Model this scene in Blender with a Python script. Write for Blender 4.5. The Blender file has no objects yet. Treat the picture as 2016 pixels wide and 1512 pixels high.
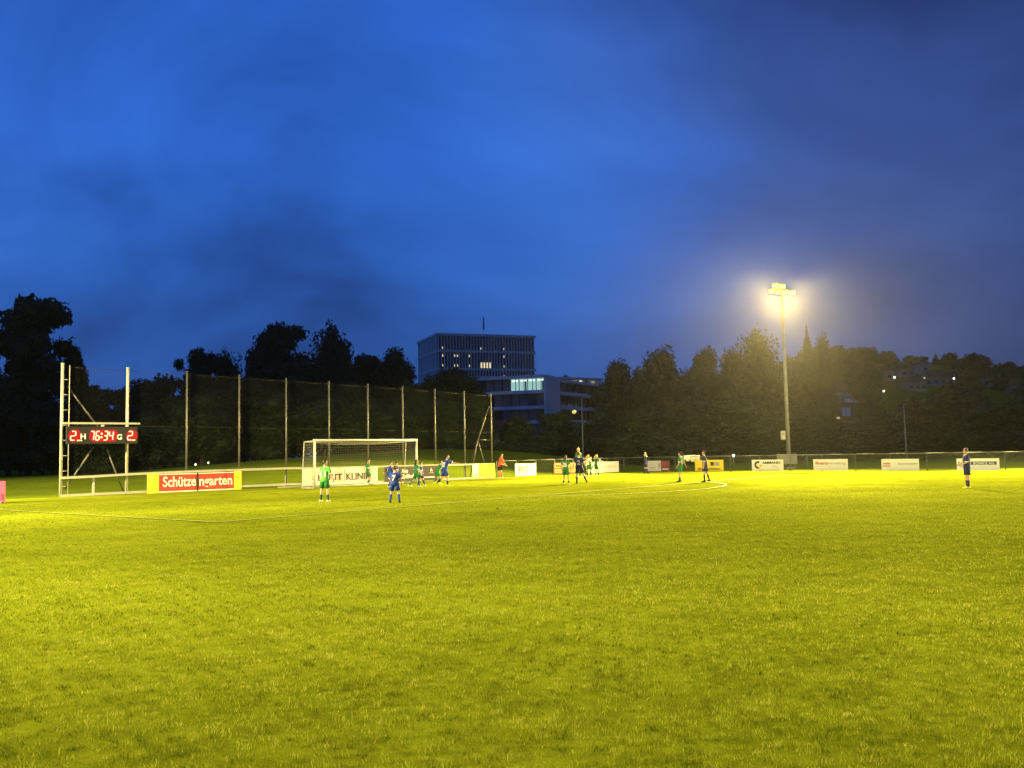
import bpy, bmesh, math, random
import numpy as np
from mathutils import Vector, Matrix, Euler
random.seed(7); rng = np.random.default_rng(7)
C = bpy.context.scene.collection
S = bpy.context.scene
# ------------------------------------------------------------------ camera
PITCH, ROLL, FPX, CAMH = 0.0766, -0.0205, 1762.7, 1.648
CAM = Vector((0, 0, CAMH))
fwd = Vector((0, math.cos(PITCH), math.sin(PITCH)))
r0 = Vector((1, 0, 0)); u0 = r0.cross(fwd)
rgt = r0*math.cos(ROLL) + u0*math.sin(ROLL); upv = u0*math.cos(ROLL) - r0*math.sin(ROLL)
cd = bpy.data.cameras.new('camera'); cam = bpy.data.objects.new('camera', cd); C.objects.link(cam)
cd.sensor_width = 36; cd.lens = 36*FPX/2016; cd.clip_end = 5000; cd.clip_start = 0.1
m = Matrix((rgt, upv, -fwd)).transposed().to_4x4(); m.translation = CAM
cam.matrix_world = m
S.camera = cam
# ------------------------------------------------------------------ sky, exposure
W = bpy.data.worlds.new('World'); S.world = W; W.use_nodes = True
nt = W.node_tree; N = nt.nodes; L = nt.links
bgn = N['Background']
def nd(nt, t, **k):
    n = nt.nodes.new(t)
    for a, b in k.items(): setattr(n, a, b)
    return n
sky = nd(nt, 'ShaderNodeTexSky', sky_type='NISHITA', sun_disc=False)
sky.sun_elevation = math.radians(-3.0); sky.sun_rotation = math.radians(250); sky.ozone_density = 4; sky.dust_density = 1; sky.altitude = 600
tc = nd(nt, 'ShaderNodeTexCoord')
sep = nd(nt, 'ShaderNodeSeparateXYZ'); L.new(tc.outputs['Generated'], sep.inputs[0])
ramp = nd(nt, 'ShaderNodeValToRGB'); L.new(sep.outputs['Z'], ramp.inputs[0])
el = ramp.color_ramp.elements
el[0].position = 0.0; el[0].color = (.030, .096, .33, 1)
el[1].position = 0.95; el[1].color = (.010, .05, .28, 1)
for pos, c in ((.09, (.027, .104, .39, 1)), (.20, (.024, .114, .47, 1)), (.32, (.026, .128, .57, 1)), (.48, (.018, .090, .44, 1))):
    e = el.new(pos); e.color = c
mp = nd(nt, 'ShaderNodeMapping'); mp.inputs['Scale'].default_value = (1.25, 1.25, 2.3); mp.inputs['Location'].default_value = (0.9, 0.3, 0.55)
L.new(tc.outputs['Generated'], mp.inputs[0])
n1 = nd(nt, 'ShaderNodeTexNoise'); n1.inputs['Scale'].default_value = 1.7; n1.inputs['Detail'].default_value = 5; n1.inputs['Roughness'].default_value = .52; n1.inputs['Distortion'].default_value = .5
L.new(mp.outputs[0], n1.inputs[0])
cr = nd(nt, 'ShaderNodeValToRGB'); L.new(n1.outputs[0], cr.inputs[0])
cr.color_ramp.elements[0].position = .36; cr.color_ramp.elements[0].color = (.55, .48, .50, 1)
cr.color_ramp.elements[1].position = .66; cr.color_ramp.elements[1].color = (1.22, 1.2, 1.14, 1)
e = cr.color_ramp.elements.new(.5); e.color = (.86, .87, .88, 1)
mul = nd(nt, 'ShaderNodeMix', data_type='RGBA', blend_type='MULTIPLY'); mul.inputs[0].default_value = 1
L.new(ramp.outputs[0], mul.inputs[6]); L.new(cr.outputs[0], mul.inputs[7])
# a greyer cloud bank towards +X and a thin gap in the cloud, both warped by noise
n2 = nd(nt, 'ShaderNodeTexNoise'); n2.inputs['Scale'].default_value = 2.6; n2.inputs['Detail'].default_value = 5; L.new(tc.outputs['Generated'], n2.inputs[0])
def vdot(v):
    k = nd(nt, 'ShaderNodeVectorMath', operation='DOT_PRODUCT'); L.new(tc.outputs['Generated'], k.inputs[0]); k.inputs[1].default_value = v; return k.outputs['Value']
def wsum(a_, b_, w):
    k = nd(nt, 'ShaderNodeMath', operation='MULTIPLY_ADD'); L.new(b_, k.inputs[0]); k.inputs[1].default_value = w; L.new(a_, k.inputs[2]); return k.outputs[0]
bk = nd(nt, 'ShaderNodeMapRange', interpolation_type='SMOOTHSTEP'); L.new(wsum(vdot((.95, 0, .42)), n2.outputs[0], .55), bk.inputs[0]); bk.inputs[1].default_value = .36; bk.inputs[2].default_value = .80
bank_mix = nd(nt, 'ShaderNodeMix', data_type='RGBA', blend_type='MULTIPLY'); L.new(bk.outputs[0], bank_mix.inputs[0]); L.new(mul.outputs[2], bank_mix.inputs[6]); bank_mix.inputs[7].default_value = (1.35, .62, .50, 1)
gd = ray_gap = Vector((.075, .93, .355)).normalized()
gp_ = nd(nt, 'ShaderNodeMapRange', interpolation_type='SMOOTHSTEP'); L.new(wsum(vdot(gd), n2.outputs[0], .03), gp_.inputs[0]); gp_.inputs[1].default_value = .997; gp_.inputs[2].default_value = 1.018
gap_mix = nd(nt, 'ShaderNodeMix', data_type='RGBA', blend_type='MULTIPLY'); L.new(gp_.outputs[0], gap_mix.inputs[0]); L.new(bank_mix.outputs[2], gap_mix.inputs[6]); gap_mix.inputs[7].default_value = (1.5, 1.25, 1.12, 1)
mul = gap_mix
add = nd(nt, 'ShaderNodeMix', data_type='RGBA', blend_type='ADD'); add.inputs[0].default_value = .10
L.new(mul.outputs[2], add.inputs[6]); L.new(sky.outputs[0], add.inputs[7])
L.new(add.outputs[2], bgn.inputs['Color']); bgn.inputs['Strength'].default_value = 1.1
S.view_settings.view_transform = 'Standard'; S.view_settings.look = 'None'; S.view_settings.exposure = 0; S.view_settings.gamma = 1
S.cycles.use_denoising = True
S.cycles.max_bounces = 5; S.cycles.diffuse_bounces = 2; S.cycles.volume_bounces = 0; S.cycles.transparent_max_bounces = 16
S.cycles.sample_clamp_indirect = 4
# ------------------------------------------------------------------ pixel -> place
def ray(px, py):
    return fwd + rgt*((px-1008)/FPX) - upv*((py-756)/FPX)
def gnd(px, py, z=0.0):
    d = ray(px, py); t = (z-CAMH)/d.z; return CAM + d*t
def atd(px, py, Y):
    d = ray(px, py); return CAM + d*(Y/d.y)
def z_at(px, py, P):
    d = ray(px, py); return CAMH + d.z*math.hypot(P[0], P[1])/math.hypot(d.x, d.y)
def on_line(px, py, A, B):
    d = ray(px, py); e = Vector((B[0]-A[0], B[1]-A[1])); 
    det = d.x*(-e.y) + e.x*d.y
    t = (A[0]*(-e.y) + e.x*A[1])/det
    return Vector((d.x*t, d.y*t, 0))
YAW = 0.8955; CU, CV = -33.5985, -37.1357
def F(u, y, z=0):       # goal coordinates (u along the goal line, y towards the goal) -> world
    a, b = u-CU, y-CV; c, s = math.cos(YAW), math.sin(YAW)
    return Vector((a*c - b*s, a*s + b*c, z))
# ------------------------------------------------------------------ materials
MT = {}
def mat(name, col, rough=.7, metal=0, var=.12, scale=8, emit=None, es=1, bump=0, spec=.35):
    if name in MT: return MT[name]
    M = bpy.data.materials.new(name); M.use_nodes = True; t = M.node_tree; b = t.nodes['Principled BSDF']
    b.inputs['Roughness'].default_value = rough; b.inputs['Metallic'].default_value = metal
    b.inputs['Specular IOR Level'].default_value = spec
    if emit is None:
        co = nd(t, 'ShaderNodeTexCoord'); no = nd(t, 'ShaderNodeTexNoise'); no.inputs['Scale'].default_value = scale; no.inputs['Detail'].default_value = 6
        t.links.new(co.outputs['Object'], no.inputs[0])
        rp = nd(t, 'ShaderNodeValToRGB'); t.links.new(no.outputs[0], rp.inputs[0])
        rp.color_ramp.elements[0].position = .3; rp.color_ramp.elements[1].position = .7
        rp.color_ramp.elements[0].color = tuple(c*(1-var) for c in col[:3])+(1,)
        rp.color_ramp.elements[1].color = tuple(min(1, c*(1+var)) for c in col[:3])+(1,)
        t.links.new(rp.outputs[0], b.inputs['Base Color'])
        if bump:
            bu = nd(t, 'ShaderNodeBump'); bu.inputs['Strength'].default_value = bump; bu.inputs['Distance'].default_value = .05
            t.links.new(no.outputs[0], bu.inputs['Height']); t.links.new(bu.outputs[0], b.inputs['Normal'])
    else:
        b.inputs['Base Color'].default_value = (col[0], col[1], col[2], 1)
        b.inputs['Emission Color'].default_value = tuple(emit)+(1,); b.inputs['Emission Strength'].default_value = es
    MT[name] = M; return M
def flat(name, col, rough=.6): return mat(name, col, rough, var=.05, scale=20)
# ------------------------------------------------------------------ mesh helpers
def link(name, me, parent=None, material=None, smooth=False):
    o = bpy.data.objects.new(name, me); C.objects.link(o)
    if parent is not None: o.parent = parent
    if material is not None:
        me.materials.clear(); me.materials.append(material)
    if smooth: me.polygons.foreach_set('use_smooth', [True]*len(me.polygons))
    return o
def bmo(name, bm, parent=None, material=None, smooth=False):
    me = bpy.data.meshes.new(name); bm.normal_update(); bm.to_mesh(me); bm.free(); return link(name, me, parent, material, smooth)
def tag(o, label=None, cat=None, group=None, kind=None):
    if label: o['label'] = label
    if cat: o['category'] = cat
    if group: o['group'] = group
    if kind: o['kind'] = kind
    return o
def empty(name, loc, rz=0, label=None, cat=None, group=None):
    o = bpy.data.objects.new(name, None); C.objects.link(o); o.location = loc; o.rotation_euler = (0, 0, rz); o.empty_display_size = .2
    return tag(o, label, cat, group)
def box(bm, c, s, rz=0, bevel=0):
    M = Matrix.Translation(Vector(c)) @ Matrix.Rotation(rz, 4, 'Z') @ Matrix.Diagonal((s[0], s[1], s[2], 1))
    r = bmesh.ops.create_cube(bm, size=1, matrix=M)
    if bevel:
        es = {e for v in r['verts'] for e in v.link_edges}
        bmesh.ops.bevel(bm, geom=list(es), offset=bevel, segments=1, affect='EDGES')
def tube(bm, pts, rads, n=8, cap=True, flatx=None):
    rings = []; P = [Vector(p) for p in pts]
    if not hasattr(rads, '__len__'): rads = [rads]*len(P)
    prev = None
    for i, p in enumerate(P):
        if i == 0: d = P[1]-p
        elif i == len(P)-1: d = p-P[i-1]
        else: d = (P[i+1]-p).normalized() + (p-P[i-1]).normalized()
        d.normalize()
        ref = prev if prev is not None else (Vector((1, 0, 0)) if abs(d.x) < .85 else Vector((0, 1, 0)))
        a = (ref - d*ref.dot(d)).normalized(); prev = a; b = d.cross(a)
        r = rads[i]; ra, rb = (r if hasattr(r, '__len__') else (r, r))
        rings.append([bm.verts.new(p + a*(ra*math.cos(2*math.pi*k/n)) + b*(rb*math.sin(2*math.pi*k/n))) for k in range(n)])
    for i in range(len(rings)-1):
        for k in range(n):
            bm.faces.new((rings[i][k], rings[i][(k+1) % n], rings[i+1][(k+1) % n], rings[i+1][k]))
    if cap:
        bm.faces.new(rings[0][::-1]); bm.faces.new(rings[-1])
def ball(bm, c, r, seg=12, rings=8, M=None):
    rr = r if hasattr(r, '__len__') else (r, r, r)
    T = Matrix.Translation(Vector(c)) @ (M or Matrix.Identity(4)) @ Matrix.Diagonal((rr[0], rr[1], rr[2], 1))
    return bmesh.ops.create_uvsphere(bm, u_segments=seg, v_segments=rings, radius=1, matrix=T)['verts']
def part_tube(name, pts, r, parent, material, n=8):
    bm = bmesh.new(); tube(bm, pts, r, n); return bmo(name, bm, parent, material, True)
def part_box(name, c, s, parent, material, rz=0, bevel=0):
    bm = bmesh.new(); box(bm, c, s, rz, bevel); return bmo(name, bm, parent, material)
def text_mesh(txt, bold=0.0, shear=0.0, depth=.004):
    cu = bpy.data.curves.new('t', 'FONT'); cu.body = txt; cu.extrude = depth; cu.offset = bold; cu.shear = shear; cu.resolution_u = 3
    o = bpy.data.objects.new('t', cu); C.objects.link(o); bpy.context.view_layer.update()
    me = bpy.data.meshes.new_from_object(o.evaluated_get(bpy.context.evaluated_depsgraph_get()))
    bpy.data.objects.remove(o); bpy.data.curves.remove(cu)
    co = np.empty(len(me.vertices)*3, np.float32); me.vertices.foreach_get('co', co); co = co.reshape(-1, 3)
    lo, hi = co.min(0), co.max(0); sz = np.maximum(hi-lo, 1e-6)
    return me, lo, sz, co
def lettering(txt, x0, x1, z0, z1, y, parent, material, bold=0., shear=0., name='lettering', depth=.004, mirror=False):
    """text standing in the local XZ plane, readable from -Y, fitted to the rectangle"""
    me, lo, sz, co = text_mesh(txt, bold, shear, depth)
    o = np.empty_like(co)
    o[:, 0] = x0 + (co[:, 0]-lo[0])/sz[0]*(x1-x0); o[:, 2] = z0 + (co[:, 1]-lo[1])/sz[1]*(z1-z0)
    o[:, 1] = y - (co[:, 2]-lo[2])
    me.vertices.foreach_set('co', o.ravel()); me.update(); me.name = name
    return link(name, me, parent, material)
# ------------------------------------------------------------------ ground
def noise2(x, y, seed, freq, oct=3):
    r = np.random.default_rng(seed); v = 0; a = 1; tot = 0
    for o in range(oct):
        for k in range(5):
            th = r.uniform(0, 6.28); ph = r.uniform(0, 6.28); f = freq*(2**o)*r.uniform(.6, 1.5)
            v = v + a*np.sin((x*math.cos(th)+y*math.sin(th))*f + ph); tot += a
        a *= .6
    return v/tot*2.2
def grass_ground(name, c0, c1, c2, fine=90):
    M = bpy.data.materials.new(name); M.use_nodes = True; t = M.node_tree; b = t.nodes['Principled BSDF']; b.inputs['Roughness'].default_value = .9; b.inputs['Specular IOR Level'].default_value = .0
    co = nd(t, 'ShaderNodeTexCoord')
    def noi(sc, det, rough=.6, mapsc=None):
        n = nd(t, 'ShaderNodeTexNoise'); n.inputs['Scale'].default_value = sc; n.inputs['Detail'].default_value = det; n.inputs['Roughness'].default_value = rough
        if mapsc:
            mm = nd(t, 'ShaderNodeMapping'); mm.inputs['Scale'].default_value = mapsc; t.links.new(co.outputs['Object'], mm.inputs[0]); t.links.new(mm.outputs[0], n.inputs[0])
        else: t.links.new(co.outputs['Object'], n.inputs[0])
        return n
    a, f, g = noi(.35, 6, .62), noi(2.2, 8, .7), noi(fine, 3)
    m1 = nd(t, 'ShaderNodeMix'); m1.inputs[0].default_value = .5; t.links.new(a.outputs[0], m1.inputs[2]); t.links.new(f.outputs[0], m1.inputs[3])
    m2 = nd(t, 'ShaderNodeMix'); m2.inputs[0].default_value = .3; t.links.new(m1.outputs[0], m2.inputs[2]); t.links.new(g.outputs[0], m2.inputs[3])
    rp = nd(t, 'ShaderNodeValToRGB'); t.links.new(m2.outputs[0], rp.inputs[0])
    e = rp.color_ramp.elements; e[0].position = .40; e[0].color = c0+(1,); e[1].position = .60; e[1].color = c2+(1,); k = e.new(.5); k.color = c1+(1,)
    t.links.new(rp.outputs[0], b.inputs['Base Color'])
    bu = nd(t, 'ShaderNodeBump'); bu.inputs['Strength'].default_value = .6; bu.inputs['Distance'].default_value = .03
    t.links.new(m2.outputs[0], bu.inputs['Height']); t.links.new(bu.outputs[0], b.inputs['Normal'])
    return M
G_FIELD = grass_ground('pitch_grass', (.108, .132, .005), (.172, .205, .008), (.232, .270, .012))
G_BANK = grass_ground('bank_grass', (.090, .135, .008), (.125, .170, .011), (.155, .200, .014))
bm = bmesh.new()
vs = [bm.verts.new(p) for p in ((-2500, -600, -.03), (2500, -600, -.03), (2500, 3000, -.03), (-2500, 3000, -.03))]; bm.faces.new(vs)
tag(bmo('ground', bm, None, G_BANK), kind='structure')
# fence lines, all on the ground
FA, FB = gnd(120, 979), gnd(972, 941)               # end fence behind the goal
P0, P1, P2 = gnd(978, 940), gnd(1228, 929.6), gnd(2150, 926.0)    # thin side fence
fdir = (FB-FA).normalized(); fn = Vector((-fdir.y, fdir.x, 0))       # fn points away from the pitch
# pitch sheet
bm = bmesh.new()
ring = [F(-62, -130), F(40, -130), P2+(P2-P1).normalized()*40+Vector((0, 1.5, 0)), P1+Vector((.6, 1.5, 0)), FB+fn*1.0, FA+fn*.8, FA-fdir*30+fn*.8]
vs = [bm.verts.new((p.x, p.y, 0)) for p in ring]; bm.faces.new(vs)
tag(bmo('pitch', bm, None, G_FIELD), kind='structure')
# grassy bank behind the end fence
CREST = [(-260, 952), (-100, 946), (0, 943), (120, 938), (230, 934), (350, 921), (480, 909), (600, 900), (720, 891), (800, 886), (870, 884), (960, 886), (1030, 890), (1090, 897), (1150, 906), (1210, 914), (1300, 918)]
def crest_y(px):
    for (a, ya), (b, yb) in zip(CREST, CREST[1:]):
        if a <= px <= b:
            t = (px-a)/(b-a); return ya+(yb-ya)*t
    return CREST[0][1] if px < CREST[0][0] else CREST[-1][1]
bm = bmesh.new(); cols = []
def bank_pt(px, s):
    if px < 972: foot = on_line(px, 945, FA+fn*1.2, FB+fn*1.2)
    else: foot = on_line(px, 935, P0+Vector((0, 1.2, 0)), P1+Vector((0, 1.2, 0)))
    h = foot.normalized(); Lf = foot.length; Lc = max(Lf+22, 80)
    zc = CAMH + ray(px, crest_y(px)).z*Lc/math.hypot(ray(px, crest_y(px)).x, ray(px, crest_y(px)).y)
    zc = max(zc, -.02)
    if s <= 1:
        d = Lf+(Lc-Lf)*s; z = -.025+(zc+.025)*(s*s*(3-2*s))
    else:
        d = Lc+(s-1)*70; z = zc-.35*(s-1)
    return Vector((h.x*d, h.y*d, z))
SS = [0, .1, .2, .3, .4, .5, .6, .7, .8, .9, 1, 1.1, 1.5, 2]
for px in range(-260, 1301, 20):
    cols.append([bm.verts.new(bank_pt(px, s)) for s in SS])
for a, b in zip(cols, cols[1:]):
    for i in range(len(SS)-1): bm.faces.new((a[i], b[i], b[i+1], a[i+1]))
tag(bmo('grass_bank', bm, None, G_BANK, True), kind='structure')
# wooded hill on the right
HILL = [(1080, 800), (1250, 770), (1450, 740), (1560, 718), (1640, 700), (1700, 696), (1800, 704), (1900, 712), (2016, 734), (2150, 755), (2400, 770)]
def hill_y(px):
    for (a, ya), (b, yb) in zip(HILL, HILL[1:]):
        if a <= px <= b: return ya+(yb-ya)*(px-a)/(b-a)
    return HILL[0][1] if px < HILL[0][0] else HILL[-1][1]
def hill_pt(px, s):
    d0, d1 = 150, 380
    d = d0+(d1-d0)*s; zc = atd(px, hill_y(px)+10, d1).z
    p = atd(px, 880, d); return Vector((p.x, p.y, -.02+zc*min(1, s)**.9 if s <= 1 else zc-.1*(s-1)))
bm = bmesh.new(); cols = []
for px in range(1080, 2401, 40): cols.append([bm.verts.new(hill_pt(px, s)) for s in [k/10 for k in range(11)]+[1.4, 2]])
for a, b in zip(cols, cols[1:]):
    for i in range(len(a)-1): bm.faces.new((a[i], b[i], b[i+1], a[i+1]))
tag(bmo('hillside', bm, None, G_BANK, True), kind='structure')
# ------------------------------------------------------------------ pitch markings
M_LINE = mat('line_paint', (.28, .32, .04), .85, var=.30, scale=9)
def strip(name, pts, w, label):
    bm = bmesh.new(); pr = None
    P = [Vector(p) for p in pts]
    for i, p in enumerate(P):
        d = (P[min(i+1, len(P)-1)]-P[max(i-1, 0)]).normalized(); n = Vector((-d.y, d.x, 0))*w/2
        a, b = bm.verts.new((p.x+n.x, p.y+n.y, LZ)), bm.verts.new((p.x-n.x, p.y-n.y, LZ))
        if pr: bm.faces.new((pr[0], pr[1], b, a))
        pr = (a, b)
    o = bmo(name, bm, None, M_LINE); tag(o, kind='structure'); return o
LZ = .018
def fl(u0_, y0_, u1_, y1_, n=20): return [F(u0_+(u1_-u0_)*k/n, y0_+(y1_-y0_)*k/n) for k in range(n+1)]
MARKS = [fl(-20.16, -16.5, 20.16, -16.5, 40), fl(-20.16, -16.55, -20.16, 1, 20)]
strip('penalty_area_line', MARKS[0], .12, '')
LZ = .020; strip('penalty_area_line', MARKS[1], .12, '')
LZ = .018; strip('goal_area_line', fl(-9.16, -5.5, 9.16, -5.5), .11, '')
LZ = .020
a0 = math.asin(5.5/9.15)
strip('penalty_arc', [F(9.15*math.cos(-a0-(math.pi-2*a0)*k/32), -11+9.15*math.sin(-a0-(math.pi-2*a0)*k/32)) for k in range(33)], .12, '')
strip('goal_line', fl(-26, 0, 25, 0, 40), .10, '')
# ------------------------------------------------------------------ grass blades
def blade_field(name, n, d0, d1, hw0):
    u = rng.random(n); d = d0*(d1/d0)**u                       # density falls as 1/d^2
    x = rng.uniform(-1, 1, n)*(.66*d+2.0); y = d
    h = .021*(1+.35*noise2(x, y, 3, 6)+.45*noise2(x, y, 5, 22))*rng.uniform(.55, 1.5, n)
    keep = rng.random(n) < np.clip(.75+.55*noise2(x, y, 21, 20), .15, 1); x, y, d, h = x[keep], y[keep], d[keep], h[keep]; n = len(x)
    h = np.clip(h, .008, .075)*np.interp(d, [10, 22], [1, .55])
    w = hw0*(d/5)**.85*rng.uniform(.6, 1.3, n)
    ph = rng.uniform(0, 6.283, n); ln = rng.uniform(.1, 1.0, n)*h; lp = rng.uniform(0, 6.283, n)
    cx, sx = np.cos(ph)*w, np.sin(ph)*w; lx, ly = np.cos(lp)*ln, np.sin(lp)*ln
    v = np.empty((n, 5, 3), np.float32)
    v[:, 0] = np.stack([x-cx, y-sx, np.zeros(n)], 1); v[:, 1] = np.stack([x+cx, y+sx, np.zeros(n)], 1)
    v[:, 2] = np.stack([x+cx*.8+lx*.35, y+sx*.8+ly*.35, h*.6], 1); v[:, 3] = np.stack([x-cx*.8+lx*.35, y-sx*.8+ly*.35, h*.6], 1)
    v[:, 4] = np.stack([x+lx, y+ly, h], 1)
    me = bpy.data.meshes.new(name); me.vertices.add(n*5); me.vertices.foreach_set('co', v.ravel())
    base = (np.arange(n)*5)[:, None]
    idx = np.concatenate([base+np.array([[0, 1, 2, 3]]), base+np.array([[3, 2, 4]])], 1)
    me.loops.add(n*7); me.loops.foreach_set('vertex_index', idx.ravel().astype(np.int32))
    me.polygons.add(n*2); st = np.empty((n, 2), np.int32); st[:, 0] = np.arange(n)*7; st[:, 1] = st[:, 0]+4
    me.polygons.foreach_set('loop_start', st.ravel()); 
    me.update(calc_edges=True)
    tint = np.clip(.48+.20*noise2(x, y, 11, .8)+.30*noise2(x, y, 12, 9)+.40*noise2(x, y, 13, 27)+rng.normal(0, .16, n), 0, 1)
    straw = rng.random(n) < .025; tint[straw] = rng.uniform(1.0, 1.25, straw.sum())
    at = me.attributes.new('tint', 'FLOAT', 'POINT'); at.data.foreach_set('value', np.repeat(tint, 5).astype(np.float32))
    o = link(name, me, None, BLADE); return o
BLADE = bpy.data.materials.new('grass_blade'); BLADE.use_nodes = True
t = BLADE.node_tree; b = t.nodes['Principled BSDF']; b.inputs['Roughness'].default_value = .6; b.inputs['Specular IOR Level'].default_value = .06
a = nd(t, 'ShaderNodeAttribute', attribute_name='tint'); rp = nd(t, 'ShaderNodeValToRGB'); t.links.new(a.outputs['Fac'], rp.inputs[0])
e = rp.color_ramp.elements; e[0].position = 0; e[0].color = (.058, .080, .004, 1); e[1].position = 1; e[1].color = (.40, .40, .06, 1)
for p_, c_ in ((.35, (.160, .198, .008, 1)), (.65, (.262, .305, .014, 1))): k = e.new(p_); k.color = c_
t.links.new(rp.outputs[0], b.inputs['Base Color'])
tr = nd(t, 'ShaderNodeBsdfTranslucent'); t.links.new(rp.outputs[0], tr.inputs[0]); mx = nd(t, 'ShaderNodeMixShader'); mx.inputs[0].default_value = .42
t.links.new(b.outputs[0], mx.inputs[1]); t.links.new(tr.outputs[0], mx.inputs[2]); t.links.new(mx.outputs[0], t.nodes['Material Output'].inputs[0])
tag(blade_field('grass', 560000, 3.4, 36, .0019), 'short yellow-green turf blades covering the near pitch', 'grass', kind='stuff')

# ------------------------------------------------------------------ floodlight masts
M_STEEL = mat('galvanised_steel', (.20, .20, .18), .5, .3, var=.2, scale=3)
M_CREAM = mat('cream_paint', (.35, .335, .26), .5, var=.1, scale=4)
M_POLE = mat('net_pole_grey', (.095, .092, .072), .5, .2, var=.2, scale=2)
M_LAMP = mat('lamp_glass', (1, .95, .8), .3, emit=(1, .60, .07), es=4.2)
M_HOUS = mat('lamp_housing', (.12, .12, .12), .5)
LIGHTC = (1.0, .82, .36)
def mast(loc, H, aim, power, label, spill=.008, steep=(-60, 112), col=None):
    r = empty('floodlight_mast', (loc.x, loc.y, 0), 0, label, 'floodlight', 'floodlight masts around the pitch')
    part_tube('pole', [(0, 0, 0), (0, 0, H*.5), (0, 0, H)], [.16, .13, .09], r, M_STEEL, 14)
    part_box('base_plate', (0, 0, .06), (.6, .6, .12), r, M_STEEL, bevel=.02)
    d = Vector((aim.x-loc.x, aim.y-loc.y, 0)).normalized(); rz = math.atan2(d.y, d.x)-math.pi/2
    sx = Vector((math.cos(rz), math.sin(rz), 0))
    part_tube('crossbar', [sx*-1.05+Vector((0, 0, H)), sx*1.05+Vector((0, 0, H))], .05, r, M_STEEL)
    for k in range(16):
        zz = 1.5+k*(H-2.5)/16; s = 1 if k % 2 else -1
        part_tube('climbing_step', [(s*.1, 0, zz), (s*.30, 0, zz)], .012, r, M_STEEL, 5)
    k = 0
    for row, xs in ((0, (-.75, -.25, .25, .75)), (1, (-.05, .45))):
        for x in xs:
            c = sx*x+d*.14+Vector((0, 0, H+.02+row*.42+x*.16))
            bm = bmesh.new()
            R = Matrix.Translation(c) @ Matrix.Rotation(rz, 4, 'Z') @ Matrix.Rotation(math.radians(-28), 4, 'X')
            bmesh.ops.create_cube(bm, size=1, matrix=R @ Matrix.Diagonal((.46, .24, .38, 1)))
            h = bmo('lamp_housing', bm, r, M_HOUS)
            bm = bmesh.new(); bmesh.ops.create_cube(bm, size=1, matrix=R @ Matrix.Translation((0, .13, 0)) @ Matrix.Diagonal((.42, .012, .34, 1)))
            bmo('lamp_glass', bm, h, M_LAMP); k += 1
    az0 = math.atan2(d.y, d.x)
    # each bank of lamps: four long beams that stop short of the horizon, one steep wide beam, and weak spill
    for (az, pit, size, blend, pw) in ((-54, -25, 51, .65, 1.), (-18, -25, 51, .65, 1.), (18, -25, 51, .65, 1.), (54, -25, 51, .65, 1.), (0, steep[0], steep[1], .8, .26), (0, -15, 170, .9, spill)):
        ld = bpy.data.lights.new('floodlight_beam', 'SPOT'); ld.energy = power*pw; ld.color = col or LIGHTC; ld.spot_size = math.radians(size); ld.spot_blend = blend; ld.shadow_soft_size = .35
        lo = bpy.data.objects.new('floodlight_beam', ld); C.objects.link(lo); lo.parent = r
        lo.location = d*.75+Vector((0, 0, H+.05))
        q_ = az0+math.radians(az); pr_ = math.radians(pit)
        lo.rotation_euler = Vector((math.cos(q_)*math.cos(pr_), math.sin(q_)*math.cos(pr_), math.sin(pr_))).to_track_quat('-Z', 'Y').to_euler()
    return r
MASTP = gnd(1554, 923)
HM = z_at(1540, 575, MASTP)
POW = 150000
mr = mast(MASTP, HM, F(-2, -26), POW*1.6, 'tall lit floodlight mast with a small sign box, behind the side fence', .10, (-48, 84), (1.0, .76, .25))
part_box('sign_box', (-.42, -.16, z_at(1541, 857, MASTP)), (.34, .12, .66), mr, M_CREAM)
part_box('sign_mark', (-.42, -.222, z_at(1541, 857, MASTP)+.1), (.14, .006, .1), mr, M_HOUS)
part_box('sign_bracket', (-.2, -.1, z_at(1541, 857, MASTP)+.2), (.16, .05, .05), mr, M_STEEL)
# the other masts of the ground stand outside the picture; their double shadows show in it
mast(F(-43, 3), 15, F(-4, -18), POW*1.0, 'tall floodlight mast beside the pink corner board')
mast(F(32, -66), 14, F(2, -34), POW*1.3, 'tall floodlight mast beyond the far half of the side fence')
mast(F(-38, -72), 14, F(0, -36), POW*.2, 'tall floodlight mast on the touchline behind the viewer')

# ------------------------------------------------------------------ end fence with rails, poles and net
M_TUBE = M_POLE
def along(px, py): return on_line(px, py, FA, FB)
poles = [(128, 716, 120, 978), (257, 727, 250, 971), (371.5, 733, 368, 962), (474.5, 739, 472, 957), (567, 745, 565, 953), (651, 752, 650, 950), (728, 757.5, 727, 949), (796, 763, 796, 946), (859, 768, 860, 944), (916, 771, 918, 942), (968, 776, 971, 941)]
PB = []; PT = []
for (xt, yt, xb, yb) in poles:
    b_ = along(xb, yb)+fn*.10; PB.append(b_); PT.append(z_at(xt, yt, b_))
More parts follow.
